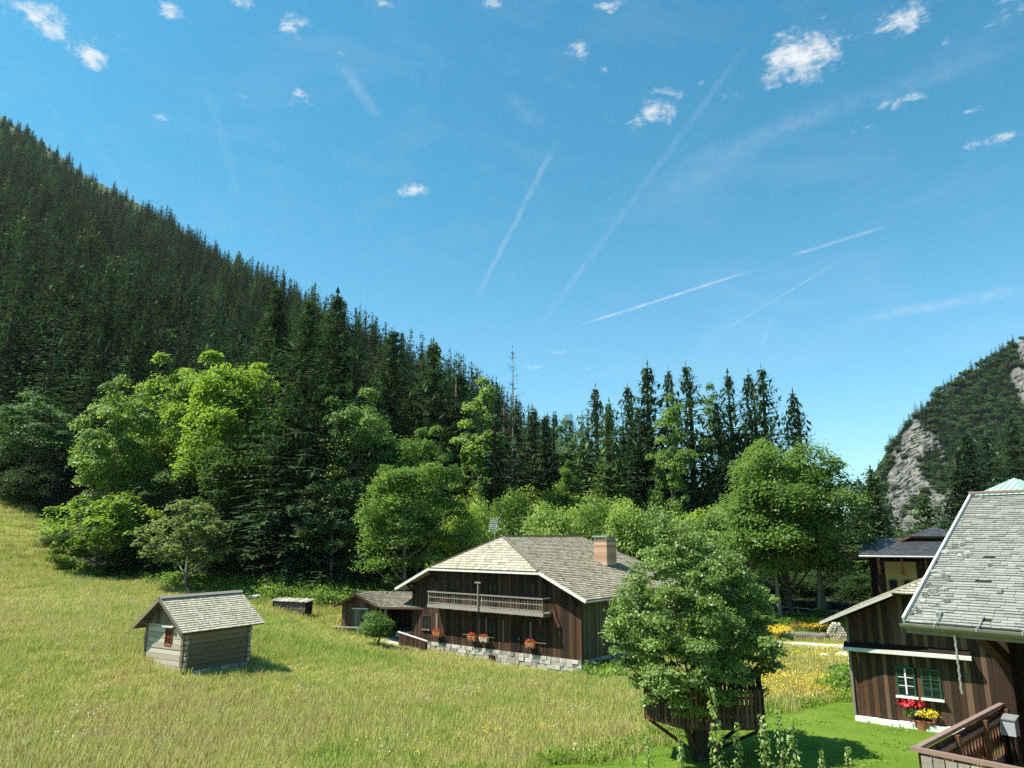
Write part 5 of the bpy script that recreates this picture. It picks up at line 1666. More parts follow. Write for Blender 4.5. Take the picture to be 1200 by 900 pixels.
def tree(kind, name, cat, px, Y, top, wpx, label, group=None, base=None, name_parts=('trunk', 'crown')):
    """px: column of the stem, Y: distance, top: row of the tip, wpx: crown width as seen"""
    global TREE_N
    TREE_N += 1
    tr, cr, w0, h0 = PROTO[kind]
    d = pix_dir(px, top); zt = CAMH + d[2] / d[1] * Y
    x = d[0] / d[1] * Y
    g = tz(x, Y) if base is None else base
    g -= .15
    h = max(1.5, zt - g)
    x = px_to_x(px, Y, g + h * .5)
    T = empty(name, (x, Y, g), rnd.uniform(0, 6.28), label, cat, group)
    sw = width_m(wpx, Y) / w0; sh = h / h0
    for nm, me, in ((name_parts[0], tr), (name_parts[1], cr)):
        o = link(nm, me, T); o.scale = (sw, sw, sh)
    return T


SP, BL = 'spruce', 'broadleaf tree'
trees = [
    ('ash_dark', 'broadleaf_tree', BL, 36, 97, 456, 92, 'dark bluish-green rounded tree at the far left edge of the meadow'),
    ('ash_green', 'broadleaf_tree', BL, 132, 84, 434, 92, 'slender bright tree with open crown and visible stems, leftmost of the bright ashes'),
    ('ash_b_green', 'broadleaf_tree', BL, 204, 92, 410, 100, 'tall light green tree behind the slender ash, next to the brightest crown'),
    ('ash_b', 'broadleaf_tree', BL, 262, 87, 402, 122, 'brightest yellow-green broad crown, biggest tree left of the tall dark spruce'),
    ('maple_shaded', 'broadleaf_tree', BL, 280, 82, 505, 95, 'dense tree with shade-darkened leaves standing below the brightest yellow-green crown'),
    ('low_tree', 'broadleaf_tree', BL, 118, 77, 575, 128, 'low spreading green tree at the meadow edge under the slender ash'),
    ('maple_shaded', 'broadleaf_tree', BL, 172, 84, 540, 90, 'tree with shade-darkened leaves filling the gap behind the low spreading tree'),
    ('low_grey', 'shrub_tree', 'tree', 222, 70, 584, 92, 'grey-green small tree with leaning stem in front of the forest, above the hut roof'),
    ('spruce2', 'spruce', SP, 352, 79, 352, 189, 'tallest dark spruce with drooping boughs right of the brightest tree'),
    ('spruce0', 'spruce', SP, 392, 96, 343, 166, 'second tall dark spruce just behind the tallest one'),
    ('spruce1', 'spruce', SP, 318, 104, 338, 142, 'dark spruce behind and left of the tallest spruce'),
    ('ash_mid', 'broadleaf_tree', BL, 418, 88, 452, 104, 'bright tree in front of the dark spruces above the big maple'),
    ('maple_grey', 'broadleaf_tree', BL, 392, 77, 545, 92, 'grey-green tree with bare low stems left of the big maple'),
    ('maple_shaded', 'broadleaf_tree', BL, 322, 82, 560, 80, 'tree with shade-darkened leaves at the foot of the tallest spruce'),
    ('spruce2', 'spruce', SP, 456, 104, 386, 173, 'wide dark spruce behind the bright tree above the big maple'),
    ('spruce0', 'spruce', SP, 505, 102, 402, 166, 'wide dark spruce left of the tall narrow bright tree'),
    ('spruce3', 'spruce', SP, 535, 98, 436, 121, 'dark spruce touching the tall narrow bright tree'),
    ('maple', 'broadleaf_tree', BL, 478, 71, 520, 118, 'big pale green maple just behind and left of the farmhouse roof'),
    ('ash_mid', 'broadleaf_tree', BL, 492, 82, 492, 84, 'bright crown peeping over the big maple behind the farmhouse'),
    ('tall_ash', 'broadleaf_tree', BL, 563, 92, 444, 62, 'tall narrow bright green tree among the dark spruces'),
    ('spruce_dead', 'dead_spruce', SP, 602, 108, 408, 62, 'bare grey dead spruce sticking up against the sky'),
    ('spruce_brown', 'spruce', SP, 590, 101, 468, 67, 'spruce with thin brown needles below the bare dead spruce'),
    ('spruce1', 'spruce', SP, 626, 104, 480, 90, 'dark spruce just right of the brown-needled one'),
    ('spruce3', 'spruce', SP, 642, 100, 486, 79, 'narrow spruce left of the bluish round broadleaf'),
    ('ash_dark', 'broadleaf_tree', BL, 666, 108, 484, 62, 'rounded bluish-green tree between narrow spruces against the sky'),
    ('tall_mid', 'broadleaf_tree', BL, 668, 92, 540, 34, 'small slim light green tree in front of the bluish round one'),
    ('spruce1', 'spruce', SP, 701, 101, 453, 90, 'first spire-topped spruce right of the bluish round tree'),
    ('spruce_light', 'spruce', SP, 715, 92, 471, 90, 'lighter green spruce in front of the first spire'),
    ('spruce3', 'spruce', SP, 741, 106, 452, 82, 'slim spruce close left of the highest spire'),
    ('spruce0', 'spruce', SP, 764, 99, 427, 138, 'highest spruce spire in the row at mid picture'),
    ('spruce3', 'spruce', SP, 791, 108, 432, 74, 'thin spruce tip between the two highest spires'),
    ('spruce2', 'spruce', SP, 811, 98, 428, 142, 'wide spruce rising behind the yellow-green tree'),
    ('tall_ash', 'broadleaf_tree', BL, 788, 92, 464, 52, 'yellow-green narrow tree in front of the highest spruces'),
    ('tall_mid', 'broadleaf_tree', BL, 836, 108, 450, 44, 'thin-crowned broadleaf between spruces with sky showing through'),
    ('spruce1', 'spruce', SP, 846, 97, 470, 86, 'shorter spruce between the two right-hand spires'),
    ('spruce0', 'spruce', SP, 863, 99, 437, 109, 'spruce spire left of the twin tips'),
    ('spruce3', 'spruce', SP, 888, 103, 436, 86, 'left one of the twin spruce tips above the round tree'),
    ('spruce2', 'spruce', SP, 900, 99, 431, 130, 'right one of the twin spruce tips above the round tree'),
    ('spruce1', 'spruce', SP, 940, 104, 459, 94, 'rightmost spruce of the row, rising behind the round tree'),
    ('round_tree', 'broadleaf_tree', BL, 920, 67, 512, 156, 'broad round-crowned tree between the road and the slate chalet'),
    ('spruce_light', 'spruce', SP, 1030, 92, 548, 102, 'green spruce just right of the round tree in front of the cliff'),
    ('spruce1', 'spruce', SP, 1010, 98, 560, 90, 'dark spruce half hidden by the round tree, beside the cliff'),
    ('spruce_light', 'spruce', SP, 1090, 80, 582, 114, 'small light green spruce behind the slate chalet ridge'),
    ('spruce1', 'spruce', SP, 1142, 150, 505, 86, 'left one of the dark spruces in front of the far wooded slope'),
    ('spruce0', 'spruce', SP, 1164, 152, 510, 94, 'middle one of the dark spruces in front of the far wooded slope'),
    ('spruce2', 'spruce', SP, 1196, 140, 488, 109, 'dark spruce at the right edge in front of the far slope'),
    ('spruce3', 'spruce', SP, 1128, 150, 528, 70, 'shortest of the dark spruces in front of the far slope'),
    ('shrub', 'shrub', 'shrub', 1062, 66, 664, 56, 'leafy shrub beside the ochre wall of the slate chalet'),
    ('bush', 'bush', 'bush', 441, 59, 715, 36, 'small round green bush standing alone in front of the garage shed'),
]
for tr_ in trees: tree(*tr_)
# further stems of the round tree
_rt = [o for o in COL.objects if o.get('label', '').startswith('broad round-crowned')][0]
for k, (dx, dy) in enumerate([(-2.6, .8), (-1.2, -.9), (2.5, .4), (3.7, 1.2)]):
    c, s_ = math.cos(-_rt.rotation_euler.z), math.sin(-_rt.rotation_euler.z)
    o = link('trunk', trunk_mesh('stem', 9, .15, M['pale_bark'], 60 + k, .35, .04), _rt, (c * dx - s_ * dy, s_ * dx + c * dy, 0))
# light willow and alder thicket behind the farmhouse
_th = [(535, 77, 590, 60), (560, 74, 583, 56), (548, 90, 572, 60), (600, 80, 577, 66), (628, 88, 572, 60), (640, 76, 588, 62), (675, 84, 578, 66), (700, 78, 588, 60), (716, 88, 576, 60), (735, 76, 586, 64), (752, 90, 588, 58),
       (770, 80, 592, 66), (790, 92, 580, 70), (806, 78, 600, 62), (826, 88, 586, 64), (842, 76, 598, 60), (854, 84, 584, 54), (655, 94, 566, 54), (690, 97, 566, 50), (585, 92, 566, 60), (612, 98, 560, 54)]
for i, (px, Y, top, w) in enumerate(_th):
    tree(['shrub', 'shrub_b', 'shrub', 'shrub_mid'][i % 4], 'shrub', 'shrub', px, Y, top + rnd.uniform(-4, 4), w * 1.1, 'light green willowy shrub in the thicket behind the farmhouse roof', 'shrubs of the thicket behind the farmhouse')
# bushes along the edge of the wood, leaves coloured dark for shade
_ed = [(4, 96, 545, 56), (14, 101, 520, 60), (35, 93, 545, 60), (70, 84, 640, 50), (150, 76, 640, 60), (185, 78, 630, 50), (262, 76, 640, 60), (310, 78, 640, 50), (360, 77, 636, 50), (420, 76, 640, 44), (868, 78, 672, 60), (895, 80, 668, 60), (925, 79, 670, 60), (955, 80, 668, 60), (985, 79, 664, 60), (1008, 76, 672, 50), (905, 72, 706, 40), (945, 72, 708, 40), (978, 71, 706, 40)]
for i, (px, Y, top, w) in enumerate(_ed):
    tree('shrub_shaded', 'shrub', 'shrub', px, Y, top, w, 'leafy bush coloured dark for the shade along the foot of the wood', 'bushes along the foot of the wood')


# --- the mountain forest --------------------------------------------------
def forest_points(n, seed, pmin=-160, pmax=760):
    rng = np.random.default_rng(seed)
    px = rng.uniform(pmin, pmax, n); t = rng.uniform(0, 1, n) ** .8
    x, y, z = mountain_point(px, t)
    # roughly even over the ground: keep by area of the cell
    r = np.hypot(x, y)
    rc = np.interp(px, _mx, _mr)
    wgt = r * (rc - 100) * (t + .05) ** .25
    k = rng.random(n) < wgt / wgt.max()
    px, t, x, y, z = px[k], t[k], x[k], y[k], z[k]
    z = z + hill_noise(x, y) * 3.5 * np.sin(np.pi * t) ** .7 * np.clip(y / 300, .2, 1.2)
    return px, t, x, y, z


LOW = []
for i, (r, sd) in enumerate([(4.2, 61), (3.7, 62), (4.7, 63)]):
    V, F, t = spruce_arrays(24, r, 32, 8, 6, 1.5, .40, sd, .08, .42, .15)
    tm = MB(); tm.tube([(0, 0, -1.5), (0, 0, 12), (0, 0, 22.5)], [.34, .22, .04], 6, .4)
    b = len(V); V2 = np.concatenate([V, np.array(tm.v)])
    q = np.array([f for f in tm.f if len(f) == 4]) + b
    me = np_mesh('hillside_spruce', V2, np.concatenate([F, q]), [M['needles'], M['bark']], tint=np.concatenate([t, np.full(len(q), .4)]), mat_idx=np.concatenate([np.zeros(len(F)), np.ones(len(q))]))
    LOW.append(me)
V, F, t, C = broad_arrays(9, 1.5, 13, 34, 60, .9, 71, 'oval', .65, .1, (.16, .24))
tm = MB(); tm.tube([(0, 0, -1.5), (0, 0, 9)], [.25, .08], 6, .4)
q = np.array([f for f in tm.f if len(f) == 4]) + len(V)
LIGHT = LOW[0].copy(); LIGHT.materials.clear(); LIGHT.materials.append(M['needles_light']); LIGHT.materials.append(M['bark'])
LOWB = np_mesh('hillside_broadleaf', np.concatenate([V, np.array(tm.v)]), np.concatenate([F, q]), [M['leaf_mid'], M['bark']], tint=np.concatenate([t, np.full(len(q), .4)]), mat_idx=np.concatenate([np.zeros(len(F)), np.ones(len(q))]))


def project(x, y, z):
    f = y * math.cos(PITCH) + (z - CAMH) * math.sin(PITCH); u = -y * math.sin(PITCH) + (z - CAMH) * math.cos(PITCH)
    return 600 + FOC * x / f, 450 - FOC * u / f


def scatter(name, pts, rot, scl, idx, protos, label=None, cat=None, kind='stuff'):
    """one object whose points carry copies of the prototype meshes"""
    me = bpy.data.meshes.new(name)
    n = len(pts)
    me.vertices.add(n); me.vertices.foreach_set('co', np.asarray(pts, np.float32).ravel())
    for nm, ty, arr in (('rot', 'FLOAT_VECTOR', rot), ('scl', 'FLOAT_VECTOR', scl), ('pick', 'INT', idx)):
        a = me.attributes.new(nm, ty, 'POINT')
        a.data.foreach_set('vector' if ty == 'FLOAT_VECTOR' else 'value', np.asarray(arr, np.int32 if ty == 'INT' else np.float32).ravel())
    me.update()
    ob = link(name, me)
    tag(ob, label, cat, None, kind)
    ng = bpy.data.node_groups.new(name + '_scatter', 'GeometryNodeTree')
    ng.interface.new_socket('Geometry', in_out='INPUT', socket_type='NodeSocketGeometry')
    ng.interface.new_socket('Geometry', in_out='OUTPUT', socket_type='NodeSocketGeometry')
    N, L = ng.nodes, ng.links
    gi, go = N.new('NodeGroupInput'), N.new('NodeGroupOutput')
    ip = N.new('GeometryNodeInstanceOnPoints')
    L.new(gi.outputs[0], ip.inputs['Points'])
    jn = N.new('GeometryNodeJoinGeometry')
    for me2 in reversed(protos):
        po = bpy.data.objects.new(me2.name + '_source', me2)      # not in the scene: only a source for the copies
        oi = N.new('GeometryNodeObjectInfo'); oi.inputs['Object'].default_value = po; oi.inputs['As Instance'].default_value = True
        L.new(oi.outputs['Geometry'], jn.inputs[0])
    L.new(jn.outputs[0], ip.inputs['Instance'])
    ip.inputs['Pick Instance'].default_value = True
    for nm, ty, sock in (('rot', 'FLOAT_VECTOR', 'Rotation'), ('scl', 'FLOAT_VECTOR', 'Scale'), ('pick', 'INT', 'Instance Index')):
        na = N.new('GeometryNodeInputNamedAttribute'); na.data_type = ty; na.inputs['Name'].default_value = nm
        L.new(na.outputs[0], ip.inputs[sock])
    L.new(ip.outputs[0], go.inputs[0])
    md = ob.modifiers.new('scatter', 'NODES'); md.node_group = ng
    return ob


def front_env(px):
    return np.interp(px, [-200, 0, 36, 70, 84, 130, 160, 200, 262, 310, 330, 352, 395, 420, 456, 505, 540, 563, 600, 640, 700, 760], [470, 470, 456, 480, 490, 434, 440, 412, 402, 430, 400, 372, 362, 410, 398, 412, 440, 446, 470, 490, 480, 440])


def plant_forest():
    rng = np.random.default_rng(77)
    px, t, x, y, z = forest_points(42000, 5)
    n = len(px)
    s = rng.uniform(.55, 1.25, n) * (1 - .15 * t) * np.where(t > .88, .62, 1.0)
    # thin out towards the alpine crest and to an even spacing
    keep = np.ones(n, bool)
    crest = (px < 275) & (t > .80 + .06 * hill_noise(x * 2, y * 2)) & (rng.random(n) < .972)
    keep &= ~crest
    keep &= ~((px < 275) & (t > .985))
    # the skyline dips to the right: only lower trees stand there
    tx, ty = project(x, y, z + 24 * s)
    sky_row = np.interp(tx, [0, 100, 250, 285, 330, 380, 450, 500, 540, 560, 590, 610, 640, 700, 760], [100, 180, 262, 280, 304, 334, 368, 392, 412, 430, 452, 470, 484, 482, 470])
    bx, by = project(x, y, z)
    fit = (by - sky_row) / np.maximum(by - ty, 1)
    s = np.where((fit < 1) & (tx > 230), s * np.clip(fit, .05, 1), s)
    keep &= s > .28
    order = np.argsort(np.hypot(x, y))
    cell = {}
    for i in order:
        if not keep[i]: continue
        d = 7.0
        kx, ky = int(x[i] // d), int(y[i] // d)
        if (kx, ky) in cell: keep[i] = False
        else: cell[(kx, ky)] = i
    px, t, x, y, z, s = px[keep], t[keep], x[keep], y[keep], z[keep], s[keep]
    n = len(px)
    r = np.hypot(x, y)
    tx, ty = project(x, y, z + 24 * s)
    # the nearest that show above the trees in front stand as individuals
    vis = (ty < front_env(tx) + 6) & (tx > -15) & (tx < 640)
    order = [i for i in np.argsort(r) if vis[i]][:215]
    single = np.zeros(n, bool); single[order] = True
    for j, i in enumerate(order):
        o = link('spruce', LOW[int(rng.integers(3))], None, (x[i], y[i], z[i] - .3))
        w = s[i] * rng.uniform(1.15, 1.7)
        o.scale = (w, w, s[i]); o.rotation_euler = (0, 0, rng.uniform(0, 6.28))
        tag(o, 'dark green spruce among many alike in the forest on the lower mountainside', 'spruce', 'spruces of the lower mountainside')
    rest = ~single
    k = int(rest.sum())
    w = s[rest] * rng.uniform(1.1, 1.75, k)
    rot = np.zeros((k, 3)); rot[:, 2] = rng.uniform(0, 6.28, k)
    scatter('forest', np.stack([x[rest], y[rest], z[rest] - .3], -1), rot, np.stack([w, w, s[rest]], -1), np.where(rng.random(k) < .10, 3, rng.integers(0, 3, k)), LOW + [LIGHT], 'dense dark spruce forest covering the upper mountainside at left', 'forest')
    # a few paler broadleaf trees among the spruces
    spots = [(92, .55), (205, .20), (228, .24), (12, .30), (22, .25), (150, .40), (215, .46), (60, .35)]
    for j, (p, tt) in enumerate(spots):
        xx, yy, zz = mountain_point(p, tt); xx, yy, zz = float(xx), float(yy), float(zz)
        zz += float(hill_noise(xx, yy)) * 3.5 * math.sin(math.pi * tt) ** .7 * min(1.2, max(.2, yy / 300))
        o = link('broadleaf_tree', LOWB, None, (xx, yy, zz)); sc = rng.uniform(.65, .95); o.scale = (sc, sc, sc * 1.2); o.rotation_euler = (0, 0, rng.uniform(0, 6))
        tag(o, 'pale green broadleaf tree scattered among the dark spruces of the mountainside', BL, 'pale broadleaf trees on the mountainside')


plant_forest()


def plant_cliff():
    rng = np.random.default_rng(9)
    n = 20000
    px = rng.uniform(958, 1330, n); t = rng.uniform(0, 1.0, n)
    x, y, z, py = cliff_point(px, t)
    keep = ~rock_mask(px, py)
    keep |= rng.random(n) < .012
    order = np.argsort(y); cell = {}
    for i in order:
        if not keep[i]: continue
        k = (int(x[i] // 3.0), int(z[i] // 2.5))
        if k in cell: keep[i] = False
        else: cell[k] = 1
    x, y, z = x[keep], y[keep], z[keep]; k = len(x)
    pick = np.where(rng.random(k) < .42, 3, rng.integers(0, 3, k))
    s = np.where(pick == 3, rng.uniform(.32, .6, k), rng.uniform(.28, .52, k))
    rot = np.zeros((k, 3)); rot[:, 2] = rng.uniform(0, 6.28, k)
    lb = LOWB.copy(); lb.materials.clear(); lb.materials.append(M['leaf_far']); lb.materials.append(M['bark'])
    scatter('wood', np.stack([x, y, z - .5], -1), rot, np.stack([s * 1.3, s * 1.3, s], -1), pick, LOW + [lb], 'far mixed wood on the slope round the pale rock face at right', 'wood')


plant_cliff()


# --- the tree with the tree house, on the lawn -------------------------------
TP = at(822, 893, 28)
TH_G = tz(TP[0], TP[1])


def treehouse_tree():
    # crown: one main mass leaning left, a pointed top, low skirt on the right
    g = TH_G
    px2m = 28 * 1.06 / FOC

    def rel(px, py, dy=0): q = at(px, py, 28 + dy); return np.array([q[0] - TP[0], q[1] - TP[1], q[2] - g])
    blobs = [(790, 640, 0, .95), (775, 665, -.5, 1.1), (815, 660, .6, 1.2), (840, 680, -.8, 1.2), (760, 705, .8, 1.2), (805, 700, -1.3, 1.3), (860, 705, .9, 1.2), (880, 725, -.4, 1.1), (740, 735, -.2, 1.1), (745, 765, .9, 1.0),
             (775, 745, -1.6, 1.2), (825, 745, -1.9, 1.25), (865, 755, -1.2, 1.2), (895, 745, .6, .9), (890, 775, 0, .9), (850, 785, -1.6, 1.0), (800, 785, -1.9, 1.05), (765, 790, -1.0, .9), (735, 792, .4, .75), (815, 815, -1.5, .75), (785, 812, -1.8, .7), (840, 815, -1.8, .6), (760, 805, -1.2, .6), (800, 830, -2.0, .5), (870, 800, .9, .9),
             (810, 720, 1.6, 1.5), (770, 750, 1.8, 1.3), (850, 760, 1.8, 1.4), (810, 780, 1.2, 1.2), (788, 612, 0, .5), (805, 622, .2, .6), (780, 628, -.2, .6), (825, 635, .3, .7), (850, 660, .3, .7), (905, 765, .2, .55), (900, 790, -.2, .5), (722, 755, .2, .6), (845, 820, -1.1, .55), (715, 735, .1, .4), (742, 690, .3, .7), (878, 690, .2, .7)]
    rng = np.random.default_rng(3)
    Cs, rs = [], []
    for (px, py, dy, r) in blobs:
        c = rel(px, py, dy)
        for _ in range(max(3, int(9 * r * r))):
            v = rng.normal(size=3); v /= np.linalg.norm(v)
            Cs.append(c + v * r * rng.uniform(.35, .95) * np.array([1, 1, .85])); rs.append(rng.uniform(.26, .46) * (.7 + .3 * r))
    # outer shell of sprays that closes the round crown
    for _ in range(95):
        v = rng.normal(size=3); v /= np.linalg.norm(v)
        if v[2] < -.75: continue
        k = 1 - .22 * max(0, v[2]) ** 2 * (abs(v[0]) > .3)
        c0 = rel(812, 722)
        Cs.append(c0 + v * np.array([3.05 * k, 2.7, 3.05]) * rng.uniform(.72, 1.0)); rs.append(rng.uniform(.26, .50))
    Cs = np.array(Cs); rs = np.array(rs)
    n = 78000
    k = rng.choice(len(Cs), n, p=rs ** 2 / (rs ** 2).sum())
    v = rng.normal(size=(n, 3)); v /= np.linalg.norm(v, axis=1)[:, None]
    v[:, 2] = np.where(v[:, 2] < -.3, -v[:, 2] * .5, v[:, 2])
    rad = rng.uniform(.45, 1.12, n); rad = np.where(rng.random(n) < .08, rng.uniform(1.1, 1.5, n), rad)
    P = Cs[k] + v * (rad * rs[k])[:, None] * np.array([1, 1, .75]); P[:, 2] -= .1 * rad ** 2 * rs[k]
    nr = v * .45 + np.array([-.2, -.1, .7]) + rng.normal(0, .55, (n, 3))
    V, F = leaf_quads(P, nr, .125 * rng.uniform(.6, 1.35, n), .55, rng)
    tint = rng.uniform(0, .5, len(Cs))[k] + rng.uniform(0, .5, n)
    T = empty('broadleaf_tree', (TP[0], TP[1], g), 0, 'leafy green tree on the lawn carrying the plank tree house', BL)
    link('crown', np_mesh('crown', V, F, [M['leaf_near']], tint=tint), T)
    lim = Cs[rng.choice(len(Cs), 26, replace=False)]
    tr = link('trunk', trunk_mesh('trunk', 6.2, .19, M['bark'], 5, .12, .03, lim, 10), T)
    m = MB(); b = rel(812, 888); 
    m.tube([(-.1, 0, -.2), (-.45, -.15, 1.0), (-.95, -.3, 2.3), (-1.3, -.3, 3.6)], [.15, .12, .10, .05], 8); m.tube([(.1, 0, .5), (.5, .2, 1.6), (1.1, .5, 3.0), (1.6, .6, 4.4)], [.13, .11, .08, .04], 8)
    m.build('side_stem', M['bark'], T, None, True)


treehouse_tree()


def treehouse():
    g = TH_G
    zf = CAMH + pix_dir(850, 850)[2] / pix_dir(850, 850)[1] * 26.6 - g
    P = [at(757, 838, 28.4)[:2], at(803, 848, 26.8)[:2], at(895, 849, 26.8)[:2], at(893, 841, 29.6)[:2], at(762, 832, 30.0)[:2]]
    P = [Vector((p[0] - TP[0], p[1] - TP[1], 0)) for p in P]
    T = empty('tree_house', (TP[0], TP[1], g), 0, 'plank tree-house platform with slatted railing round the lawn tree', 'tree house')
    m = MB()
    m.slab([p + Vector((0, 0, zf)) for p in P], (0, 0, 1), .06)
    fl = m.build('platform', M['grey_planks'], T)
    m = MB(); b = MB(); po = MB()
    for i in range(5):
        a, c = P[i], P[(i + 1) % 5]
        L_ = (c - a).length; u = (c - a) / L_
        k = int(L_ / .155)
        for j in range(k):
            s = (j + .5) * L_ / k
            q = a + u * s
            n = Vector((u.y, -u.x, 0))
            h0, h1 = zf - .12, zf + 1.10 + rnd.uniform(-.02, .03)
            hw = .058
            m.add([q - u * hw + n * .02 + Vector((0, 0, h0)), q + u * hw + n * .02 + Vector((0, 0, h0)), q + u * hw + n * .02 + Vector((0, 0, h1)), q - u * hw + n * .02 + Vector((0, 0, h1)),
                   q - u * hw + n * .045 + Vector((0, 0, h0)), q + u * hw + n * .045 + Vector((0, 0, h0)), q + u * hw + n * .045 + Vector((0, 0, h1)), q - u * hw + n * .045 + Vector((0, 0, h1))],
                  [(0, 3, 2, 1), (4, 5, 6, 7), (0, 1, 5, 4), (2, 3, 7, 6), (0, 4, 7, 3), (1, 2, 6, 5)])
        b.beam(a + Vector((0, 0, zf + .25)), c + Vector((0, 0, zf + .25)), .04, .09); b.beam(a + Vector((0, 0, zf + 1.1)), c + Vector((0, 0, zf + 1.0)), .04, .09)
        b.beam(a + Vector((0, 0, zf - .13)), c + Vector((0, 0, zf - .13)), .07, .14)
    m.build('railing_slats', M['barn_planks'], T); b.build('rail', M['barn_planks'], T)
    for i in range(5):
        a = P[i]; m = MB(); m.box(a.x - .05, a.x + .05, a.y - .05, a.y + .05, zf - .2, zf + 1.12); m.build('post', M['dark_planks'], T)
    for i in (0, 1, 2, 3):
        a = P[i] * .94; m = MB(); m.beam((a.x, a.y, zf - .22), (a.x * .12, a.y * .12, max(.3, zf - 1.35)), .10, .10); m.build('strut', M['dark_planks'], T)


treehouse()


# --- young columnar fruit trees at the near edge of the lawn ------------------
def shoots():
    rr = random.Random(6)
    protos = []
    for k in range(3):
        rng = np.random.default_rng(80 + k)
        H = 4.0
        n = 400
        z = H * (rng.uniform(0.15, 1, n)) ; 
        wid = .30 * (1 - (z / H) ** 3 * .8) + .03
        az = rng.uniform(0, 6.28, n); rad = wid * rng.uniform(.3, 1.1, n)
        bend = .12 * np.sin(z * .8 + k)
        P = np.stack([np.cos(az) * rad + bend, np.sin(az) * rad, z], -1)
        nr = np.stack([np.cos(az) * .5, np.sin(az) * .5, np.full(n, .6)], -1) + rng.normal(0, .35, (n, 3))
        V, F = leaf_quads(P, nr, .115 * rng.uniform(.6, 1.25, n), .6, rng)
        cr = np_mesh('shoot_leaves', V, F, [M['leaf_pale']], tint=rng.random(n))
        m = MB(); m.tube([(.12 * math.sin(zz * .8 + k), 0, zz) for zz in np.linspace(-.3, H * .99, 12)], [.03 * (1 - i / 13) + .004 for i in range(12)], 6)
        for q in range(16):
            zz = rr.uniform(.5, H * .9); a = rr.uniform(0, 6.28); l = .26 * (1 - (zz / H) ** 3 * .8)
            x0 = .12 * math.sin(zz * .8 + k); m.tube([(x0, 0, zz), (x0 + math.cos(a) * l, math.sin(a) * l, zz + .16)], [.010, .004], 5)
        me = bpy.data.meshes.new('shoot_stem'); me.from_pydata(m.v, [], m.f)
        at_ = me.attributes.new('tint', 'FLOAT', 'FACE'); at_.data.foreach_set('value', np.full(len(m.f), .5, np.float32)); me.materials.append(M['bark'])
        protos.append((me, cr, .66, H))
    data = [(745, 876, 15.5, 'first from the left of the young columnar fruit trees by the lawn'), (762, 862, 15.8, 'second from the left of the young columnar fruit trees'), (800, 864, 14.8, 'fruit tree shoot just left of the tallest one'),
            (842, 806, 15, 'tallest pale columnar fruit tree in front of the tree house'), (868, 846, 15.2, 'fruit tree shoot just right of the tallest one'), (903, 836, 15.6, 'leafy fruit tree shoot below the right corner of the tree house, left of a pair'),
            (919, 832, 16.2, 'leafy fruit tree shoot below the right corner of the tree house, right of a pair'), (938, 848, 15, 'stout fruit tree shoot in front of the shadow on the lawn'), (968, 879, 15, 'short fruit tree shoot second from the right'), (1003, 876, 15.8, 'thin fruit tree shoot nearest to the barn')]
    for i, (px, top, Y, lab) in enumerate(data):
        PROTO['shoot'] = protos[i % 3]
        tree('shoot', 'young_fruit_tree', 'young tree', px, Y, top, 27 if i in (3, 5, 7) else 20, lab, 'young columnar fruit trees', None, ('stem', 'leaves'))


shoots()


# ------------------------------------------------------------------ grass, herbs, flowers
def grass_tuft(name, n, rad, h, w, straw, mat, seed, droop=.35):
    rng = np.random.default_rng(seed)
    a = rng.uniform(0, 6.28, n); r = rad * np.sqrt(rng.uniform(0, 1, n))
    B = np.stack([np.cos(a) * r, np.sin(a) * r, np.full(n, -.06)], -1)
    st = rng.random(n) < straw
    hh = h * rng.uniform(.55, 1.0, n) * np.where(st, 1.25, 1)
    az = rng.uniform(0, 6.28, n); bend = hh * rng.uniform(.1, droop, n)
    d = np.stack([np.cos(az), np.sin(az), np.zeros(n)], -1)
    s = np.stack([-np.sin(az), np.cos(az), np.zeros(n)], -1)
    ww = w * rng.uniform(.6, 1.2, n)[:, None]
    m1 = B + d * bend[:, None] * .3; m1[:, 2] += hh * .6
    tp = B + d * bend[:, None]; tp[:, 2] += hh
    tw = np.where(st, .42, .08)[:, None]
    V = np.stack([B - s * ww * .5, B + s * ww * .5, m1 + s * ww * .42, m1 - s * ww * .42, tp + s * ww * tw, tp - s * ww * tw], 1).reshape(-1, 3)
    i = np.arange(n) * 6
    F = np.concatenate([np.stack([i, i + 1, i + 2, i + 3], -1), np.stack([i + 3, i + 2, i + 4, i + 5], -1)])
    t = np.clip(np.where(st, rng.uniform(.6, 1, n), rng.uniform(0, .5, n)), 0, 1)
    return np_mesh(name, V, F, [mat], tint=np.concatenate([t, t]))


TUFTS = [grass_tuft('grass_tuft', 380, .95, .46, .021, .28, M['meadow_grass'], 90 + i) for i in range(4)]
LAWNT = [grass_tuft('lawn_tuft', 240, .62, .095, .022, .0, M['lawn_grass'], 95 + i, .6) for i in range(3)]


def rot_rect(cx, cy, ang, x0, x1, y0, y1):
    return [loc3((cx, cy, 0), ang, (a, b, 0))[:2] for a, b in ((x0, y0), (x1, y0), (x1, y1), (x0, y1))]


_h = at(213, 790, 40); _s = at(400, 740, 64); _b = at(1005, 845, 33.5)
BUILT = [rot_rect(-1.75, 57.5, R(-39), -9.2, 9.2, -.5, 15), rot_rect(_h[0], _h[1], R(59.3), -.2, 4.3, -.2, 3.4), rot_rect(_s[0], _s[1], R(-12), -.2, 8, -.2, 5.3), rot_rect(_b[0], _b[1], R(-34), -.3, 9, -.4, 9.5),
         rot_rect(9.7, 15.2, R(-48), -.2, 9, -4.8, 5), YARD]


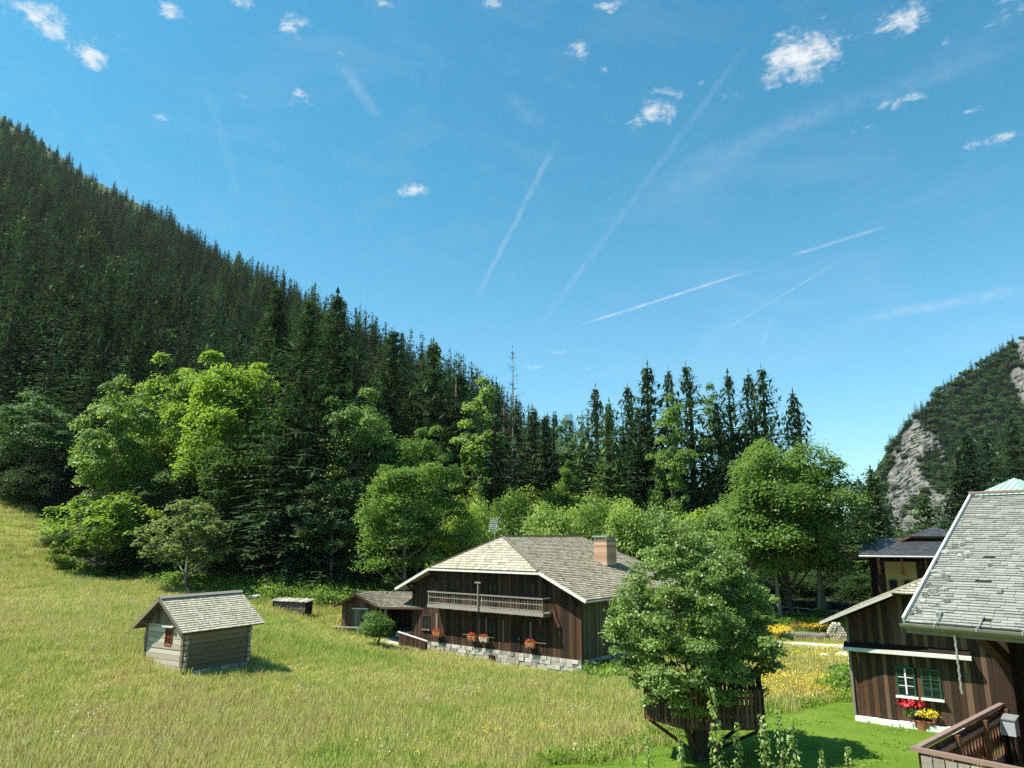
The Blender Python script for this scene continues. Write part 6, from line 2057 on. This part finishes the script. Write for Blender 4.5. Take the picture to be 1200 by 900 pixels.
def plant_grass():
    rng = np.random.default_rng(15)
    P = []
    for (y0, y1, st) in ((20, 34, .78), (34, 52, .95), (52, 75, 1.15), (75, 118, 1.6)):
        xs = np.arange(-75, 40, st); ys = np.arange(y0, y1, st)
        X, Y = np.meshgrid(xs, ys); X = X.ravel() + rng.uniform(-.5, .5, X.size) * st; Y = Y.ravel() + rng.uniform(-.5, .5, Y.size) * st
        k = np.abs(X) < Y * .76 + 3
        P.append(np.stack([X[k], Y[k]], -1))
    P = np.concatenate(P)
    x, y = P[:, 0], P[:, 1]
    k = y < treeline(x) + 2
    for poly in BUILT + [LAWN, ROAD]: k &= ~in_poly(x, y, poly)
    P = P[k]; x, y = P[:, 0], P[:, 1]; n = len(P)
    z = terrain(x, y)
    nz = np.sin(x * .31 + 1) * np.cos(y * .27) + .6 * np.sin(x * .12 - y * .19 + 2)
    s = 1 + .22 * nz + rng.uniform(-.15, .15, n)
    short = np.exp(-(((x + 9) / 9) ** 2 + ((y - 62) / 6) ** 2)) * .65 + np.exp(-(((x + 13) / 3) ** 2 + ((y - 45) / 3) ** 2)) * .45
    s *= 1 - np.clip(short, 0, .7)
    s = np.clip(s, .25, 1.6)
    wd = np.where(y > 75, 1.55, np.where(y > 52, 1.25, 1.0))
    rot = np.zeros((n, 3)); rot[:, 2] = rng.uniform(0, 6.28, n)
    scatter('meadow_grass', np.stack([x, y, z], -1), rot, np.stack([wd, wd, s], -1), rng.integers(0, 4, n), TUFTS, 'tall yellow-green hay meadow grass covering the slope', 'grass')
    # mown grass of the lawn
    xs = np.arange(-2, 22, .55); ys = np.arange(18, 37, .55)
    X, Y = np.meshgrid(xs, ys); X = X.ravel() + rng.uniform(-.3, .3, X.size); Y = Y.ravel() + rng.uniform(-.3, .3, Y.size)
    k = in_poly(X, Y, LAWN)
    for poly in BUILT[3:5]: k &= ~in_poly(X, Y, poly)
    X, Y = X[k], Y[k]; n = len(X)
    rot = np.zeros((n, 3)); rot[:, 2] = rng.uniform(0, 6.28, n)
    scatter('lawn_grass', np.stack([X, Y, terrain(X, Y) + .02], -1), rot, np.stack([np.ones(n), np.ones(n), (1 + .35 * np.sin(X * 1.7 + Y * .6) * np.cos(Y * 1.3) + rng.uniform(-.35, .35, n))], -1), rng.integers(0, 3, n), LAWNT, 'short bright mown grass of the lawn', 'grass')


plant_grass()


def herb_mesh(name, n, rad, h, size, mat, seed):
    rng = np.random.default_rng(seed)
    a = rng.uniform(0, 6.28, n); r = rad * np.sqrt(rng.uniform(0, 1, n))
    z = h * rng.uniform(.1, 1, n) * (1 - .5 * (r / rad) ** 2)
    P = np.stack([np.cos(a) * r, np.sin(a) * r, z], -1)
    nr = rng.normal(0, .45, (n, 3)) + np.array([0, 0, .9])
    V, F = leaf_quads(P, nr, size * rng.uniform(.6, 1.3, n), .6, rng)
    return np_mesh(name, V, F, [mat], tint=rng.random(n))


def flower_mesh(name, n, rad, h0, h1, size, mat, seed):
    rng = np.random.default_rng(seed)
    a = rng.uniform(0, 6.28, n); r = rad * np.sqrt(rng.uniform(0, 1, n))
    P = np.stack([np.cos(a) * r, np.sin(a) * r, rng.uniform(h0, h1, n)], -1)
    V, F = leaf_quads(P, rng.normal(0, .5, (n, 3)) + np.array([0, -.3, .8]), size * rng.uniform(.6, 1.3, n), .9, rng)
    return np_mesh(name, V, F, [mat], tint=rng.random(n))


def plant_herbs():
    rng = np.random.default_rng(33)
    hb = [herb_mesh('herb_clump', 260, .6, .42, .085, M['leaf_herb'], 4), herb_mesh('herb_clump', 150, .8, .9, .22, M['leaf_herb'], 1), herb_mesh('herb_clump', 150, .9, .7, .20, M['leaf_herb'], 2), herb_mesh('herb_clump', 130, .7, 1.1, .24, M['leaf_mid'], 3)]
    pts = []
    # bright strip of tall herbs at the foot of the wood
    for _ in range(1150):
        px = rng.uniform(165, 500); py = rng.uniform(676, 716)
        lim = np.interp(px, [165, 240, 300, 400, 500], [690, 699, 711, 717, 704])
        if py > lim - 4: continue
        pts.append(ground_at(px, py))
    # edge of lawn under the meadow, by the barn, behind the road
    for _ in range(240):
        q = rng.uniform(0, 1); i = rng.integers(0, 7)
        a, b = np.array(LAWN[i]), np.array(LAWN[i + 1])
        p = a + (b - a) * q + np.array([rng.normal(0, .25) - .1, rng.uniform(.0, 1.1)])
        pts.append(np.array([p[0], p[1], tz(p[0], p[1]) - .02]))
    for _ in range(160):
        px = rng.uniform(885, 1000); pts.append(ground_at(px, rng.uniform(728, 745)))
    for _ in range(240):
        px = rng.uniform(60, 240); pts.append(ground_at(px, np.interp(px, [60, 110, 180, 240], [662, 678, 684, 693]) + rng.uniform(-5, 2)))
    for _ in range(260):
        px = rng.uniform(690, 1060); p = ground_at(px, rng.uniform(835, 899))
        if in_poly(p[:1], p[1:2], LAWN)[0]: pts.append(p - np.array([0, 0, .33]))
    for _ in range(60):
        px = rng.uniform(975, 1003); pts.append(ground_at(px, rng.uniform(795, 822)))
    for _ in range(70):
        px = rng.uniform(688, 730); pts.append(ground_at(px, rng.uniform(784, 800)) - np.array([0, 0, .3]))
    fine = np.array([a[1] < 40 for a in pts])
    pts = np.array(pts); n = len(pts)
    rot = np.zeros((n, 3)); rot[:, 2] = rng.uniform(0, 6.28, n)
    s = rng.uniform(.55, 1.3, n)
    scatter('undergrowth', pts, rot, np.stack([s, s, s * rng.uniform(.7, 1.3, n)], -1), np.where(fine, 0, rng.integers(1, 4, n)), hb, 'bright leafy herbs along the foot of the wood and round the lawn', 'herbs')
    fm = [flower_mesh('flower_patch', 46, .8, .35, .62, .085, M['yellow_petals'], 1), flower_mesh('flower_patch', 30, .8, .35, .60, .08, M['yellow_petals'], 2), flower_mesh('flower_patch', 26, .7, .4, .62, .07, M['orange_petals'], 3), flower_mesh('flower_patch', 14, .8, .3, .6, .07, M['white_petals'], 4)]
    pts, pk = [], []
    for _ in range(150):
        px = rng.uniform(862, 1003); py = rng.uniform(772, 832) - (px - 862) * .06
        pts.append(ground_at(px, py)); pk.append(0 if rng.random() < .4 else 1)
    for _ in range(70): pts.append(ground_at(rng.uniform(893, 921), rng.uniform(744, 752)) + np.array([0, 0, .3])); pk.append(0)
    for _ in range(30): pts.append(ground_at(rng.uniform(945, 966), rng.uniform(738, 747)) + np.array([0, 0, .4])); pk.append(0)
    for _ in range(26): pts.append(ground_at(rng.uniform(930, 962), rng.uniform(738, 748)) + np.array([0, 0, .3])); pk.append(2)
    for _ in range(90): pts.append(ground_at(rng.uniform(0, 700), rng.uniform(760, 898))); pk.append(rng.choice([1, 3, 3]))
    pts = np.array(pts); n = len(pts); rot = np.zeros((n, 3)); rot[:, 2] = rng.uniform(0, 6.28, n)
    sparse = np.arange(n) >= n - 90
    s = np.where(sparse, rng.uniform(.4, .8, n), rng.uniform(.7, 1.1, n))
    scatter('wildflowers', pts, rot, np.stack([s, s, np.ones(n)], -1), np.array(pk), fm, 'yellow and white wild flowers in the meadow, thickest by the road', 'flowers')


plant_herbs()

# ------------------------------------------------------------------ valley air
HAZE = 0.00004
if HAZE > 0:
    m = bpy.data.materials.new('valley_air'); m.use_nodes = True
    nt = m.node_tree; nt.nodes.clear()
    out = nt.nodes.new('ShaderNodeOutputMaterial'); v = nt.nodes.new('ShaderNodeVolumePrincipled')
    v.inputs['Density'].default_value = HAZE; v.inputs['Color'].default_value = (.80, .90, 1.0, 1); v.inputs['Anisotropy'].default_value = 0.2
    nt.links.new(v.outputs[0], out.inputs['Volume'])
    mb = MB(); mb.box(-1600, 1600, -700, 1700, -420, HILL_TOP + 30)
    h = mb.build('haze', m); tag(h, None, None, None, 'stuff')
